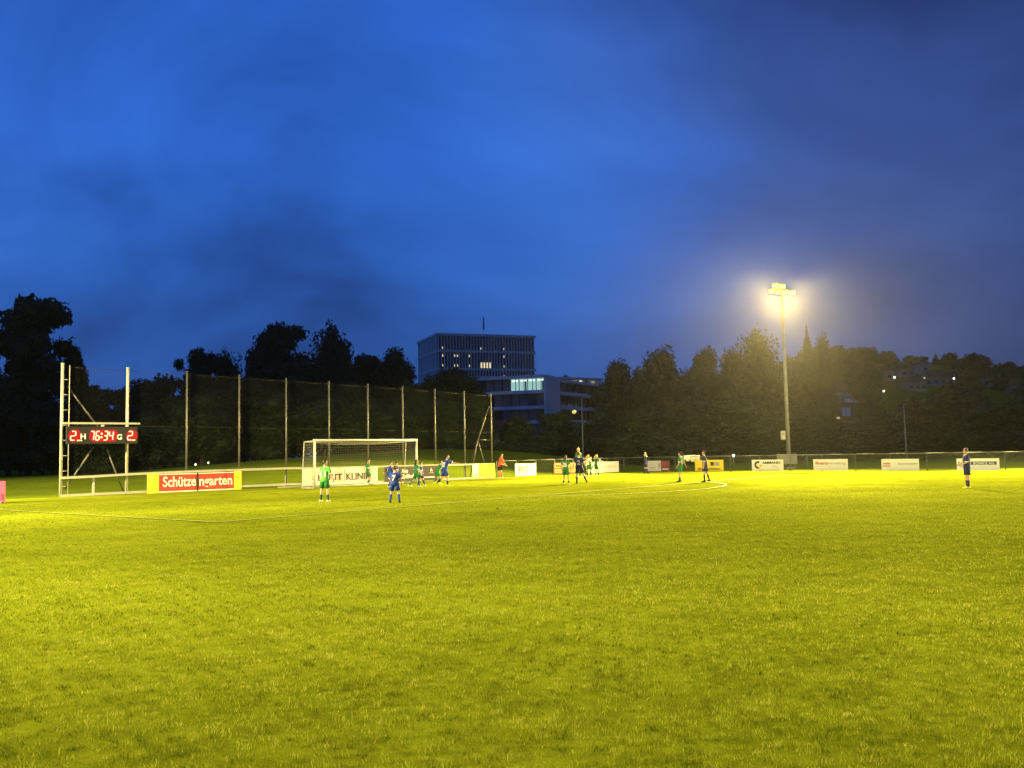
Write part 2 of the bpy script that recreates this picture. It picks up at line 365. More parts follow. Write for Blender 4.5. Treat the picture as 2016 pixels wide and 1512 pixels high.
# smooth the heights so that the row of poles has one straight top line
ii = np.arange(len(PT)); kf = np.polyfit(ii, PT, 2); PT = [float(np.polyval(kf, i)) for i in ii]
names = ['grey net pole at the outer edge of the scoreboard frame', 'grey net pole where the scoreboard frame meets the white rail']
fence = empty('ball_stop_fence', (0, 0, 0), 0, 'tall ball-stop fence of grey poles with dark netting behind the goal', 'fence')
for i, b_ in enumerate(PB):
    r_ = .068 if i < 2 else .046
    mm_ = M_CREAM if i < 2 else M_POLE
    p_ = part_tube('pole', [(b_.x, b_.y, -.05), (b_.x, b_.y, PT[i])], r_, fence, mm_, 10)
    part_tube('pole_cap', [(b_.x, b_.y, PT[i]), (b_.x, b_.y, PT[i]+.05)], r_*1.12, p_, mm_, 10)
M_NET = mat('dark_netting', (.034, .032, .022), .9, var=.1)
def netting(name, bl, br, tl, tr_, step, r, parent, material, sag=0):
    """two families of diagonal cords in the quad bl-br-tr-tl, thin square tubes"""
    bm = bmesh.new(); Lw = (br-bl).length; Hh = ((tl-bl).length+(tr_-br).length)/2
    def P(u, v):
        a_ = bl.lerp(br, u); b2 = tl.lerp(tr_, u); q = a_.lerp(b2, v); return q
    k = -Hh
    while k < Lw:
        for s in (0, 1):
            ua, va, ub, vb = k, 0., k+Hh, Hh
            if ua < 0: va -= ua; ua = 0
            if ub > Lw: vb -= ub-Lw; ub = Lw
            if vb-va > .02:
                if s: A, B = P(1-ua/Lw, va/Hh), P(1-ub/Lw, vb/Hh)
                else: A, B = P(ua/Lw, va/Hh), P(ub/Lw, vb/Hh)
                tube(bm, [A, B], r, 3, False)
        k += step*1.414
    o = bmo(name, bm, parent, material); o['kind'] = 'stuff'; return o
for i in range(len(PB)-1):
    a_, b_ = PB[i]+fn*.10, PB[i+1]+fn*.10
    za, zb = (.9, .9)
    netting('netting', a_+Vector((0, 0, za)), b_+Vector((0, 0, zb)), a_+Vector((0, 0, PT[i]-.05)), b_+Vector((0, 0, PT[i+1]-.05)), .14, 0.0030 if i > 1 else .0018, fence, M_NET)
    for zf in (.99, .55):
        A = a_+Vector((0, 0, PT[i]*zf-.04)); B = b_+Vector((0, 0, PT[i+1]*zf-.04))
        part_tube('net_cord', [A, (A+B)/2-Vector((0, 0, .03)), B], .007, fence, M_NET, 4)
# stays at both ends
def pt_on(px, py, off=.0):
    q = along(px, py)+fn*off; return Vector((q.x, q.y, z_at(px, py, q)))
for (a_, b_) in (((135, 760), (196, 842)), ((213, 884), (246, 968)), ((186, 880), (131, 963)), ((967, 800), (930, 912)), ((945, 866), (968, 866)), ((945, 867), (958, 912)), ((945, 866), (930, 937))):
    part_tube('stay', [pt_on(*a_, .22), pt_on(*b_, .22)], .04 if a_[0] < 300 else .03, fence, M_POLE, 6)
# white timber rails, one bay each
rail = empty('pitch_barrier', (0, 0, 0), 0, 'low barrier of thick cream rails carrying advertising boards behind the goal', 'barrier')
RAILPX = [(120, 941, 977), (185, 938, 973), (250, 934, 970), (310, 931, 967), (368, 928.5, 963), (472, 925, 957.5), (565, 922, 953.5), (650, 921, 951), (727, 919, 949), (796, 917.5, 946.5), (860, 916, 944), (918, 914.5, 942), (973, 913.5, 940)]
pr = None
for (x_, yt, yb) in RAILPX:
    q = along(x_, yb); zt = z_at(x_, yt, q); zb = max(.06, z_at(x_, yb, q))
    if pr:
        for (za, zc) in ((pr[1], zt), (pr[2], zb)):
            bm = bmesh.new(); A, B = pr[0]+Vector((0, 0, za)), q+Vector((0, 0, zc)); n_ = fn*.05; hz = Vector((0, 0, .055))
            vv = [bm.verts.new(p) for p in (A-n_-hz, A+n_-hz, A+n_+hz, A-n_+hz, B-n_-hz, B+n_-hz, B+n_+hz, B-n_+hz)]
            for f_ in ((0, 1, 2, 3), (7, 6, 5, 4), (0, 4, 5, 1), (1, 5, 6, 2), (2, 6, 7, 3), (3, 7, 4, 0)): bm.faces.new([vv[j] for j in f_])
            bmesh.ops.recalc_face_normals(bm, faces=bm.faces)
            bmo('rail', bm, rail, M_CREAM)
    part_box('rail_post', (q.x+fn.x*.12, q.y+fn.y*.12, zt/2), (.09, .09, zt), rail, M_CREAM, math.atan2(fdir.y, fdir.x))
    pr = (q, zt, zb)
# pale kerb strip under the barrier by the goal
bm = bmesh.new(); A, B = along(545, 956)-fn*.25, along(760, 950)-fn*.25
box(bm, ((A+B)/2+Vector((0, 0, .02))), ((B-A).length, .35, .05), math.atan2(fdir.y, fdir.x)); tag(bmo('kerb', bm, None, mat('concrete', (.33, .31, .26), .9, bump=.3)), kind='structure')
# ------------------------------------------------------------------ advertising boards
K = {}
K['cream'] = flat('board_cream', (.74, .72, .60)); K['white'] = flat('board_white', (.80, .79, .72)); K['yellow'] = flat('board_yellow', (.80, .58, .02)); K['orange'] = flat('board_orange', (.80, .40, .06))
K['red'] = flat('board_red', (.42, .035, .02)); K['darkred'] = flat('board_dark_red', (.16, .022, .02)); K['dark'] = flat('board_dark', (.035, .025, .02)); K['black'] = flat('ink_black', (.02, .018, .016))
K['grey'] = flat('ink_grey', (.32, .31, .28)); K['pink'] = flat('board_pink', (.62, .07, .17)); K['green'] = flat('ink_green', (.42, .55, .22)); K['blue'] = flat('ink_blue', (.07, .07, .20)); K['rust'] = flat('ink_red', (.55, .10, .05)); K['paleg'] = flat('board_grey', (.50, .47, .42)); K['salmon'] = flat('board_rose', (.74, .63, .50)); K['lightgrey'] = flat('ink_pale', (.60, .58, .50))
def board(x0, x1, yt, yb, A, B, base, label, off=-.06, name='advertising_board', zmin=.03, lean=0, posts=True):
    """x0,x1,yt,yb: picture rectangle; A,B: the fence it hangs on. local frame: x along, z up, facing -y"""
    ym = (yt+yb)/2
    a_, b_ = on_line(x0, ym, A, B), on_line(x1, ym, A, B); c_ = (a_+b_)/2
    d_ = (b_-a_).normalized(); n_ = Vector((-d_.y, d_.x, 0)); 
    c_ = c_+n_*off; w_ = (b_-a_).length; xm = (x0+x1)/2
    zt, zb = z_at(xm, yt, c_), max(zmin, z_at(xm, yb, c_))
    r_ = empty(name, (c_.x, c_.y, zb), math.atan2(d_.y, d_.x), label, 'board', 'advertising boards round the pitch')
    h_ = zt-zb
    part_box('panel', (0, 0, h_/2), (w_, .03, h_), r_, K[base], bevel=.004)
    if posts:
        for s in (-1, 1): part_box('edge_strip', (s*(w_/2-.02), .024, h_/2), (.04, .018, h_-.01), r_, M_CREAM)
    return r_, w_, h_
Yf = -.0155
def pan(r_, w_, h_, fx0, fx1, fz0, fz1, k, y=-.018, name='printed_field'):
    return part_box(name, ((fx0+fx1)/2*w_-w_/2, y, (fz0+fz1)/2*h_), ((fx1-fx0)*w_, .006, (fz1-fz0)*h_), r_, K[k])
def txt(r_, w_, h_, s, fx0, fx1, fz0, fz1, k, bold=0., shear=0, y=-.022):
    return lettering(s, fx0*w_-w_/2, fx1*w_-w_/2, fz0*h_, fz1*h_, y, r_, K[k], bold, shear)
r_, w_, h_ = board(289, 474, 931.5, 967.5, FA, FB, 'red', 'red and yellow board lettered Schützengarten in cream')
pan(r_, w_, h_, 0, .115, -.03, 1.04, 'yellow', -.022); pan(r_, w_, h_, .915, 1, -.03, 1.04, 'yellow', -.022)
for fx, fz, rr in ((.045, .78, .11), (.075, .66, .06), (.95, .7, .07), (.96, .45, .05)):
    bm = bmesh.new(); bmesh.ops.create_cone(bm, cap_ends=True, segments=14, radius1=rr, radius2=rr, depth=.006, matrix=Matrix.Translation((fx*w_-w_/2, -.027, fz*h_)) @ Matrix.Rotation(math.pi/2, 4, 'X')); bmo('printed_bubble', bm, r_, K['orange'])
txt(r_, w_, h_, 'Schütze', .155, .50, .27, .86, 'cream', .02); txt(r_, w_, h_, 'ngarten', .535, .895, .10, .74, 'cream', .02)
pan(r_, w_, h_, .508, .524, .0, 1.0, 'black', -.03, 'gap_strip')
pan(r_, w_, h_, .118, .912, .955, 1.0, 'cream', -.02); pan(r_, w_, h_, .118, .912, -.02, .04, 'cream', -.02)
r_, w_, h_ = board(594, 742, 921.5, 953, FA, FB, 'salmon', 'pale rose board lettered BERIT KLINIK with a green squiggle')
txt(r_, w_, h_, 'BERIT', .20, .52, .26, .66, 'black', .005); txt(r_, w_, h_, 'KLINIK', .57, .90, .24, .68, 'black', .005)
pan(r_, w_, h_, .545, .549, .1, .95, 'black', -.02, 'seam')
for k in range(7):
    pa = pan(r_, w_, h_, .125+.012*math.sin(k*1.7), .15+.012*math.sin(k*1.7), .06+k*.12, .17+k*.12, 'green' if k > 2 else 'grey', -.02, 'printed_squiggle')
r_, w_, h_ = board(756, 862, 918, 946.5, FA, FB, 'dark', 'dark brown board lettered Auto Zollikofer with small white emblems')
txt(r_, w_, h_, 'Auto', .30, .42, .55, .85, 'white', .02, .2); txt(r_, w_, h_, 'Zollikofer', .30, .58, .18, .48, 'white', .02, .2)
for fx in (.66, .84):
    txt(r_, w_, h_, 'S' if fx < .7 else 'A', fx, fx+.04, .6, .84, 'white', .04); pan(r_, w_, h_, fx-.02, fx+.06, .48, .52, 'grey', -.02)
pan(r_, w_, h_, .72, .92, .17, .23, 'white', -.02)
r_, w_, h_ = board(929, 973, 913, 938.5, FA, FB, 'yellow', 'yellow and cream board at the end of the thick rail beside the orange-shirted official')
pan(r_, w_, h_, 0, .28, 0, 1.0, 'cream', -.019); pan(r_, w_, h_, .04, .26, .08, .2, 'orange', -.024)
for fx, fz, rr in ((.6, .7, .07), (.78, .75, .05), (.72, .3, .08), (.85, .35, .05), (.68, .82, .03)):
    bm = bmesh.new(); bmesh.ops.create_cone(bm, cap_ends=True, segments=12, radius1=rr, radius2=rr, depth=.006, matrix=Matrix.Translation((fx*w_-w_/2, -.021, fz*h_)) @ Matrix.Rotation(math.pi/2, 4, 'X')); bmo('printed_bubble', bm, r_, K['orange'])
# side fence boards
r_, w_, h_ = board(1013, 1054, 912.5, 937, P0, P1, 'cream', 'cream board lettered BDO with a red underline')
txt(r_, w_, h_, 'BDO', .18, .62, .40, .78, 'blue', .0); pan(r_, w_, h_, .15, .17, .33, .82, 'rust'); pan(r_, w_, h_, .15, .60, .30, .335, 'rust')
for k in range(4): pan(r_, w_, h_, .70, .88, .36+k*.13, .39+k*.13, 'lightgrey')
pan(r_, w_, h_, .16, .38, .17, .20, 'lightgrey')
r_, w_, h_ = board(1089, 1133, 910.5, 934, P0, P1, 'darkred', 'dark red board with orange bands lettered METZG SIGNER')
pan(r_, w_, h_, .04, .96, .56, .92, 'orange'); pan(r_, w_, h_, .04, .96, .14, .44, 'orange')
txt(r_, w_, h_, 'METZG', .08, .9, .60, .88, 'darkred', .02, y=-.026); txt(r_, w_, h_, 'SIGNER', .08, .9, .17, .41, 'rust', .02, y=-.026)
r_, w_, h_ = board(1154, 1217, 909, 931, P0, P1, 'cream', 'cream board lettered medical in faded red')
txt(r_, w_, h_, 'ra', .16, .30, .42, .70, 'dark', .02); txt(r_, w_, h_, 'medical', .42, .90, .42, .80, 'salmon', .01); pan(r_, w_, h_, .42, .72, .17, .2, 'salmon')
r_, w_, h_ = board(1276, 1319, 907, 927.5, P1, P2, 'paleg', 'half grey half dark red board behind the boy with raised arms'.replace('boy', 'player'))
pan(r_, w_, h_, .62, 1, 0, 1, 'darkred', -.019); pan(r_, w_, h_, .68, .95, .16, .24, 'cream', -.024); pan(r_, w_, h_, .48, .62, .25, .8, 'grey', -.02)
pan(r_, w_, h_, .08, .34, .25, .38, 'grey', -.019)
for k in range(3): pan(r_, w_, h_, .68, .85, .55+k*.13, .58+k*.13, 'rust', -.024)
r_, w_, h_ = board(1369, 1425, 905.5, 927, P1, P2, 'yellow', 'yellow board lettered BRUNNERBAU with a dark hall emblem')
txt(r_, w_, h_, 'BRUNNERBAU', .10, .88, .08, .27, 'dark', .02); pan(r_, w_, h_, .55, .67, .46, .82, 'dark'); pan(r_, w_, h_, .69, .86, .46, .80, 'grey')
r_, w_, h_ = board(1481, 1543, 905, 927, P1, P2, 'cream', 'cream board lettered AMMANN with a black round emblem')
txt(r_, w_, h_, 'AMMANN', .34, .90, .62, .84, 'black', .03)
bm = bmesh.new(); prv = None
for k in range(19):
    an = math.radians(-60+k*300/18+120); c_, s_ = math.cos(an), math.sin(an); R1, R2 = .34*h_, .17*h_; cx, cz = .2*w_-w_/2, .54*h_
    q = (bm.verts.new((cx+c_*R1, -.021, cz+s_*R1)), bm.verts.new((cx+c_*R2, -.021, cz+s_*R2)))
    if prv: bm.faces.new((prv[0], prv[1], q[1], q[0]))
    prv = q
bmo('printed_emblem', bm, r_, K['black'])
pan(r_, w_, h_, .22, .30, .26, .5, 'yellow', -.024)
for k in range(3): pan(r_, w_, h_, .64, .76+.06*k, .48-k*.12, .51-k*.12, 'grey')
pan(r_, w_, h_, .24, .86, .06, .10, 'grey')
r_, w_, h_ = board(1602, 1670, 904, 926, P1, P2, 'cream', 'cream board lettered half in red and half in grey')
txt(r_, w_, h_, 'finanz', .06, .44, .52, .80, 'rust', .03); txt(r_, w_, h_, 'kornelis ag', .45, .93, .46, .76, 'grey', .01); pan(r_, w_, h_, .06, .93, .34, .38, 'lightgrey'); pan(r_, w_, h_, .06, .93, .15, .18, 'lightgrey')
r_, w_, h_ = board(1736, 1810, 903.5, 926, P1, P2, 'cream', 'cream board with two red bars and a thin grey line of letters')
pan(r_, w_, h_, .05, .24, .34, .44, 'rust'); txt(r_, w_, h_, 'swiss', .05, .24, .52, .70, 'rust', .05); txt(r_, w_, h_, 'Kunstmanufaktur', .45, .97, .50, .66, 'grey', .01)
r_, w_, h_ = board(1884, 1968, 902.5, 926.5, P1, P2, 'white', 'white board with a dark blue band lettered BONICE AG')
pan(r_, w_, h_, .04, .94, .46, .74, 'blue'); txt(r_, w_, h_, 'BONICE AG', .40, .88, .50, .70, 'white', .01, y=-.026)
bm = bmesh.new(); bmesh.ops.create_cone(bm, cap_ends=True, segments=20, radius1=.27*h_, radius2=.27*h_, depth=.006, matrix=Matrix.Translation((.13*w_-w_/2, -.028, .5*h_)) @ Matrix.Rotation(math.pi/2, 4, 'X')); bmo('printed_emblem', bm, r_, K['paleg'])
pan(r_, w_, h_, .3, .92, .27, .31, 'lightgrey')
# pink corner board
pA, pB = gnd(-60, 993), gnd(11, 991)
r_, w_, h_ = board(-58, 10.5, 948, 991, pA, pB, 'pink', 'pink board standing on the grass, cut off by the picture edge'.replace(', cut off by the picture edge', ' beside the scoreboard frame'), off=0, posts=False)
lettering('3', .455*w_-.10, .455*w_-.0, .14*h_, .40*h_, -.02, r_, K['darkred'], .02)
for s in (-.4, .4): part_box('foot', (s*w_, .1, .02), (.05, .5, .08), r_, M_STEEL)
# ------------------------------------------------------------------ side fence: thin posts, rail and wire mesh
M_SIDE = mat('weathered_steel', (.11, .11, .10), .6, .2, var=.2, scale=3)
side = empty('side_fence', (0, 0, 0), 0, 'low fence of thin posts, one top rail and dark wire mesh along the pitch', 'fence')
def side_bay(A, B, n):
    for i in range(n+1):
        q = A.lerp(B, i/n); part_tube('post', [(q.x, q.y, -.03), (q.x, q.y, 1.08)], .028, side, M_SIDE, 6)
        if i < n:
            q2 = A.lerp(B, (i+1)/n)
            part_tube('top_rail', [q+Vector((0, 0, 1.1)), q2+Vector((0, 0, 1.1))], .028, side, M_SIDE, 6)
            netting('wire_mesh', q+Vector((0, .04, .03)), q2+Vector((0, .04, .03)), q+Vector((0, .04, 1.08)), q2+Vector((0, .04, 1.08)), .10, .006, side, mat('green_wire', (.03, .045, .02), .8))
side_bay(P0, P1, 7); side_bay(P1+(P2-P1).normalized()*.05, P2, 14)
# ------------------------------------------------------------------ scoreboard
M_SB = mat('scoreboard_black', (.012, .010, .010), .5); M_HALO = mat('led_halo', (.1, 0, 0), .4, emit=(.40, .001, .005), es=1.0)
M_LED = mat('led_digit', (1, .5, .4), .4, emit=(1.0, .30, .22), es=1.9)
sa, sb = along(128, 858)-fn*.16, along(268, 858)-fn*.16
sd = (sb-sa).normalized(); c_ = (sa+sb)/2; ws = (sb-sa).length
zt, zb = z_at(196, 840, c_), z_at(196, 874, c_)
sbd = empty('scoreboard', (c_.x, c_.y, zb), math.atan2(sd.y, sd.x), 'black electronic scoreboard with glowing red digits reading 2 H 76:34 G 2', 'scoreboard')
hs = zt-zb
part_box('case', (0, 0, hs/2), (ws, .10, hs), sbd, M_SB, bevel=.01)
X = lambda px: (px-128)/140*ws-ws/2
Z = lambda py: (874-py)/34*hs
def led_halo(x0, x1):  # red bloom around the digits, added as a glowing plate on the case
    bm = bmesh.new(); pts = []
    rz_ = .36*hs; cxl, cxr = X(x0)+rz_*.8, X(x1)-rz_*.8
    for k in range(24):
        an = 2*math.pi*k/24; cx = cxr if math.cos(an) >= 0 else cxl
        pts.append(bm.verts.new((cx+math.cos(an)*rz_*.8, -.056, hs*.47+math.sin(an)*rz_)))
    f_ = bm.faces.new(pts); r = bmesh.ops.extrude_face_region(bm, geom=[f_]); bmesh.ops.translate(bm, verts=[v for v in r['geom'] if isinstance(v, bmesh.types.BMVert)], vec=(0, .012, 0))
    bmesh.ops.recalc_face_normals(bm, faces=bm.faces); return bmo('led_halo', bm, sbd, M_HALO)
SEG = {'2': 'abged', '7': 'abc', '6': 'afgedc', '3': 'abgcd', '4': 'fgbc'}
def digit(ch, x0, x1):
    bm = bmesh.new(); z0, z1 = Z(866.5), Z(849.5); zm = (z0+z1)/2; X0, X1 = X(x0), X(x1); th = .045; sh = .10
    def sk(z): return (z-zm)*sh*1.4
    for s in SEG[ch]:
        if s in 'agd':
            z = {'a': z1, 'g': zm, 'd': z0}[s]; box(bm, ((X0+X1)/2+sk(z), -.066, z), (X1-X0-.03, .008, th))
        else:
            x = X1 if s in 'bc' else X0; za, zb_ = (zm, z1) if s in 'bf' else (z0, zm)
            box(bm, (x+sk((za+zb_)/2), -.067, (za+zb_)/2), (th, .010, abs(zb_-za)-.03))
    return bmo('digit', bm, sbd, M_LED)
for (x0, x1) in ((131, 157), (171, 229), (245, 268)): led_halo(x0, x1)
for ch, x0, x1 in (('2', 136.5, 145), ('7', 173, 180.5), ('6', 184.5, 191), ('3', 200, 207), ('4', 210.5, 218), ('2', 248, 256.5)): digit(ch, x0, x1)
bm = bmesh.new(); box(bm, (X(195.5), -.066, Z(854)), (.08, .008, .08)); box(bm, (X(195), -.066, Z(861)), (.08, .008, .08)); bmo('colon', bm, sbd, M_LED)
lettering('H', X(155), X(164.5), Z(864.5), Z(854), -.068, sbd, K['white'], .02, name='letter'); lettering('G', X(226), X(236), Z(866), Z(855), -.058, sbd, K['white'], .02, name='letter')
for (x0, x1) in ((148, 158), (256, 263)): part_box('score_bar', ((X(x0)+X(x1))/2, -.064, Z(867)), (X(x1)-X(x0), .008, .05), sbd, K['cream'])
zz = z_at(196, 833.5, c_)-zb
part_box('hanging_bar', (0, .02, zz), (ws+.25, .09, .09), sbd, M_CREAM); part_box('hanger', (0, .02, (hs+zz)/2), (.14, .05, zz-hs+.04), sbd, M_CREAM)
for s in (-1, 1): part_box('bracket', (s*(ws/2-.25), .09, hs*.5), (.1, .12, hs*.8), sbd, M_CREAM)
# ladder on the first pole
lad = empty('ladder', PB[0]+fdir*.28, math.atan2(fdir.y, fdir.x), 'narrow cream ladder fixed beside the outer scoreboard pole', 'ladder')
part_tube('stile', [(.02, -.06, .02), (.02, -.06, PT[0]-.05)], .018, lad, M_CREAM, 6)
for k in range(8): part_tube('rung', [(-.24, -.04, .5+k*.72), (.02, -.06, .5+k*.72)], .013, lad, M_CREAM, 5)
# ------------------------------------------------------------------ goal with net
goal = empty('football_goal', F(0, 0), -0, 'white football goal with white netting in front of the barrier', 'goal')
GW = mat('goal_white', (.54, .53, .45), .4, var=.06)
g0 = goal.location.copy()
def G(u, y, z): return F(u, y, z)-g0
for s in (-1, 1): part_tube('post', [G(s*3.72, 0, -.02), G(s*3.72, 0, 2.44)], .062, goal, GW, 12)
part_tube('crossbar', [G(-3.79, 0, 2.50), G(3.79, 0, 2.50)], .06, goal, GW, 12)
for s in (-1, 1):
    part_tube('net_arm', [G(s*3.72, 0, 2.46), G(s*3.72, 0.85, 2.44)], .03, goal, GW, 8)
    part_tube('ground_bar', [G(s*3.72, 0, .03), G(s*3.72, 1.05, .03)], .03, goal, GW, 8)
    part_tube('back_stay', [G(s*3.72, 0.85, 2.44), G(s*3.72, 1.05, .03)], .018, goal, GW, 6)
part_tube('ground_bar', [G(-3.72, 1.05, .03), G(3.72, 1.05, .03)], .03, goal, GW, 8)
M_GN = mat('goal_cord', (.36, .34, .27), .8)
def grid_net(bl, br, tl, tr_, nu, nv, r, sag=0., name='netting'):
    bm = bmesh.new()
    def P(u, v): return (bl.lerp(br, u)).lerp(tl.lerp(tr_, u), v)-Vector((0, 0, sag*math.sin(math.pi*u)*math.sin(math.pi*min(1, v))))
    for i in range(nu+1): tube(bm, [P(i/nu, k/6) for k in range(7)], r, 3, False)
    for j in range(nv+1): tube(bm, [P(k/10, j/nv) for k in range(11)], r, 3, False)
    o = bmo(name, bm, goal, M_GN); o['kind'] = 'stuff'
NR = .0025
grid_net(G(-3.72, 1.05, .05), G(3.72, 1.05, .05), G(-3.72, 0.85, 2.40), G(3.72, 0.85, 2.40), 60, 20, NR, .12)
grid_net(G(-3.72, 0.85, 2.40), G(3.72, 0.85, 2.40), G(-3.72, .06, 2.46), G(3.72, .06, 2.46), 60, 10, NR, .10)
for s in (-1, 1): grid_net(G(s*3.72, .06, .05), G(s*3.72, 1.05, .05), G(s*3.72, .06, 2.42), G(s*3.72, 0.85, 2.40), 10, 16, NR)
part_tube('net_rope', [G(-3.72, 0.85, 2.41), G(-1.5, 0.85, 2.29), G(1.2, 0.85, 2.30), G(3.72, 0.85, 2.41)], .012, goal, M_GN, 5)
# small goal behind the side fence
sg = empty('training_goal', gnd(1563, 919.5), 0, 'small blue-grey goal frame standing behind the floodlight mast', 'goal')
MB_ = mat('blue_grey_paint', (.10, .13, .17), .5)
wg = 26.5/FPX*sg.location.y; hg = z_at(1563, 896, sg.location)
for s in (-1, 1): part_tube('post', [(s*wg, 0, 0), (s*wg, 0, hg)], .04, sg, MB_, 8); part_tube('back_stay', [(s*wg, 0, hg), (s*wg, 1.2, 0)], .025, sg, MB_, 6)
part_tube('crossbar', [(-wg-.04, 0, hg), (wg+.04, 0, hg)], .04, sg, MB_, 8)
# electric cabinet at the mast
q = MASTP+Vector((-.1, -.5, 0)); cab = empty('mast_cabinet', (q.x-.2, q.y, 0), 0, 'grey cabinet panel standing at the foot of the floodlight mast', 'cabinet')
part_box('panel', (0, 0, z_at(1548, 904, q)), (1.5, .12, .75), cab, mat('grey_board', (.16, .155, .13), .7), bevel=.01)
for s in (-.6, .6): part_tube('leg', [(s, 0, 0), (s, 0, 1.2)], .03, cab, M_STEEL, 6)
# thin lamp posts in the background
for (xt, yt, xb, yb, d_, lab) in ((1145.5, 785, 1148, 903, 84, 'thin dark lamp post in front of the white apartment block'), (1781, 797, 1785, 905, 88, 'thin dark lamp post at the foot of the wooded hill')):
    p_ = atd(xb, yb, d_); lp = empty('lamp_post', (p_.x, p_.y, 0), 0, lab, 'lamp post'); zt = atd(xt, yt, d_).z
    MD = mat('dark_pole', (.10, .11, .13), .5)
    part_tube('pole', [(0, 0, -.1), (0, 0, zt)], [.08, .05], lp, MD, 8); part_box('lamp_head', (.08, -.05, zt+.03), (.3, .16, .07), lp, MD, -.5)
# ------------------------------------------------------------------ people
SKIN = mat('skin', (.48, .29, .19), .55, var=.08, scale=12)
def cloth(n, c): return mat(n, c, .8, var=.16, scale=14, bump=.25)
PC = {'lime': cloth('shirt_bright_green', (.10, .42, .06)), 'green': cloth('cloth_green', (.022, .16, .04)), 'dgreen': cloth('cloth_dark_green', (.012, .085, .03)), 'blue': cloth('cloth_royal_blue', (.018, .045, .26)),
      'navy': cloth('cloth_navy', (.012, .018, .075)), 'orange': cloth('shirt_orange', (.80, .11, .03)), 'black': cloth('cloth_black', (.012, .011, .012)), 'cream': cloth('cloth_cream', (.72, .69, .52)), 'white': cloth('cloth_white', (.75, .74, .66)), 'yellow': cloth('boot_yellow', (.65, .68, .05))}
HR = {'dark': mat('hair_dark', (.018, .012, .008), .5, var=.3, scale=60), 'brown': mat('hair_brown', (.06, .03, .014), .5, var=.3, scale=60), 'blond': mat('hair_blond', (.45, .32, .13), .5, var=.25, scale=60)}
EYE = mat('eye_dark', (.02, .015, .012), .3)
def V(*a): return Vector(a).normalized()
def remesh(bm, vox):
    me = bpy.data.meshes.new('tmp'); bm.to_mesh(me); bm.free(); o = bpy.data.objects.new('tmp', me); C.objects.link(o)
    md = o.modifiers.new('r', 'REMESH'); md.mode = 'VOXEL'; md.voxel_size = vox
    sm = o.modifiers.new('s', 'SMOOTH'); sm.iterations = 3; sm.factor = .5
    bpy.context.view_layer.update()
    out = bpy.data.meshes.new_from_object(o.evaluated_get(bpy.context.evaluated_depsgraph_get()))
    bpy.data.objects.remove(o); bpy.data.meshes.remove(me); out.name = 'body'; return out
DN = (0, 0, -1)
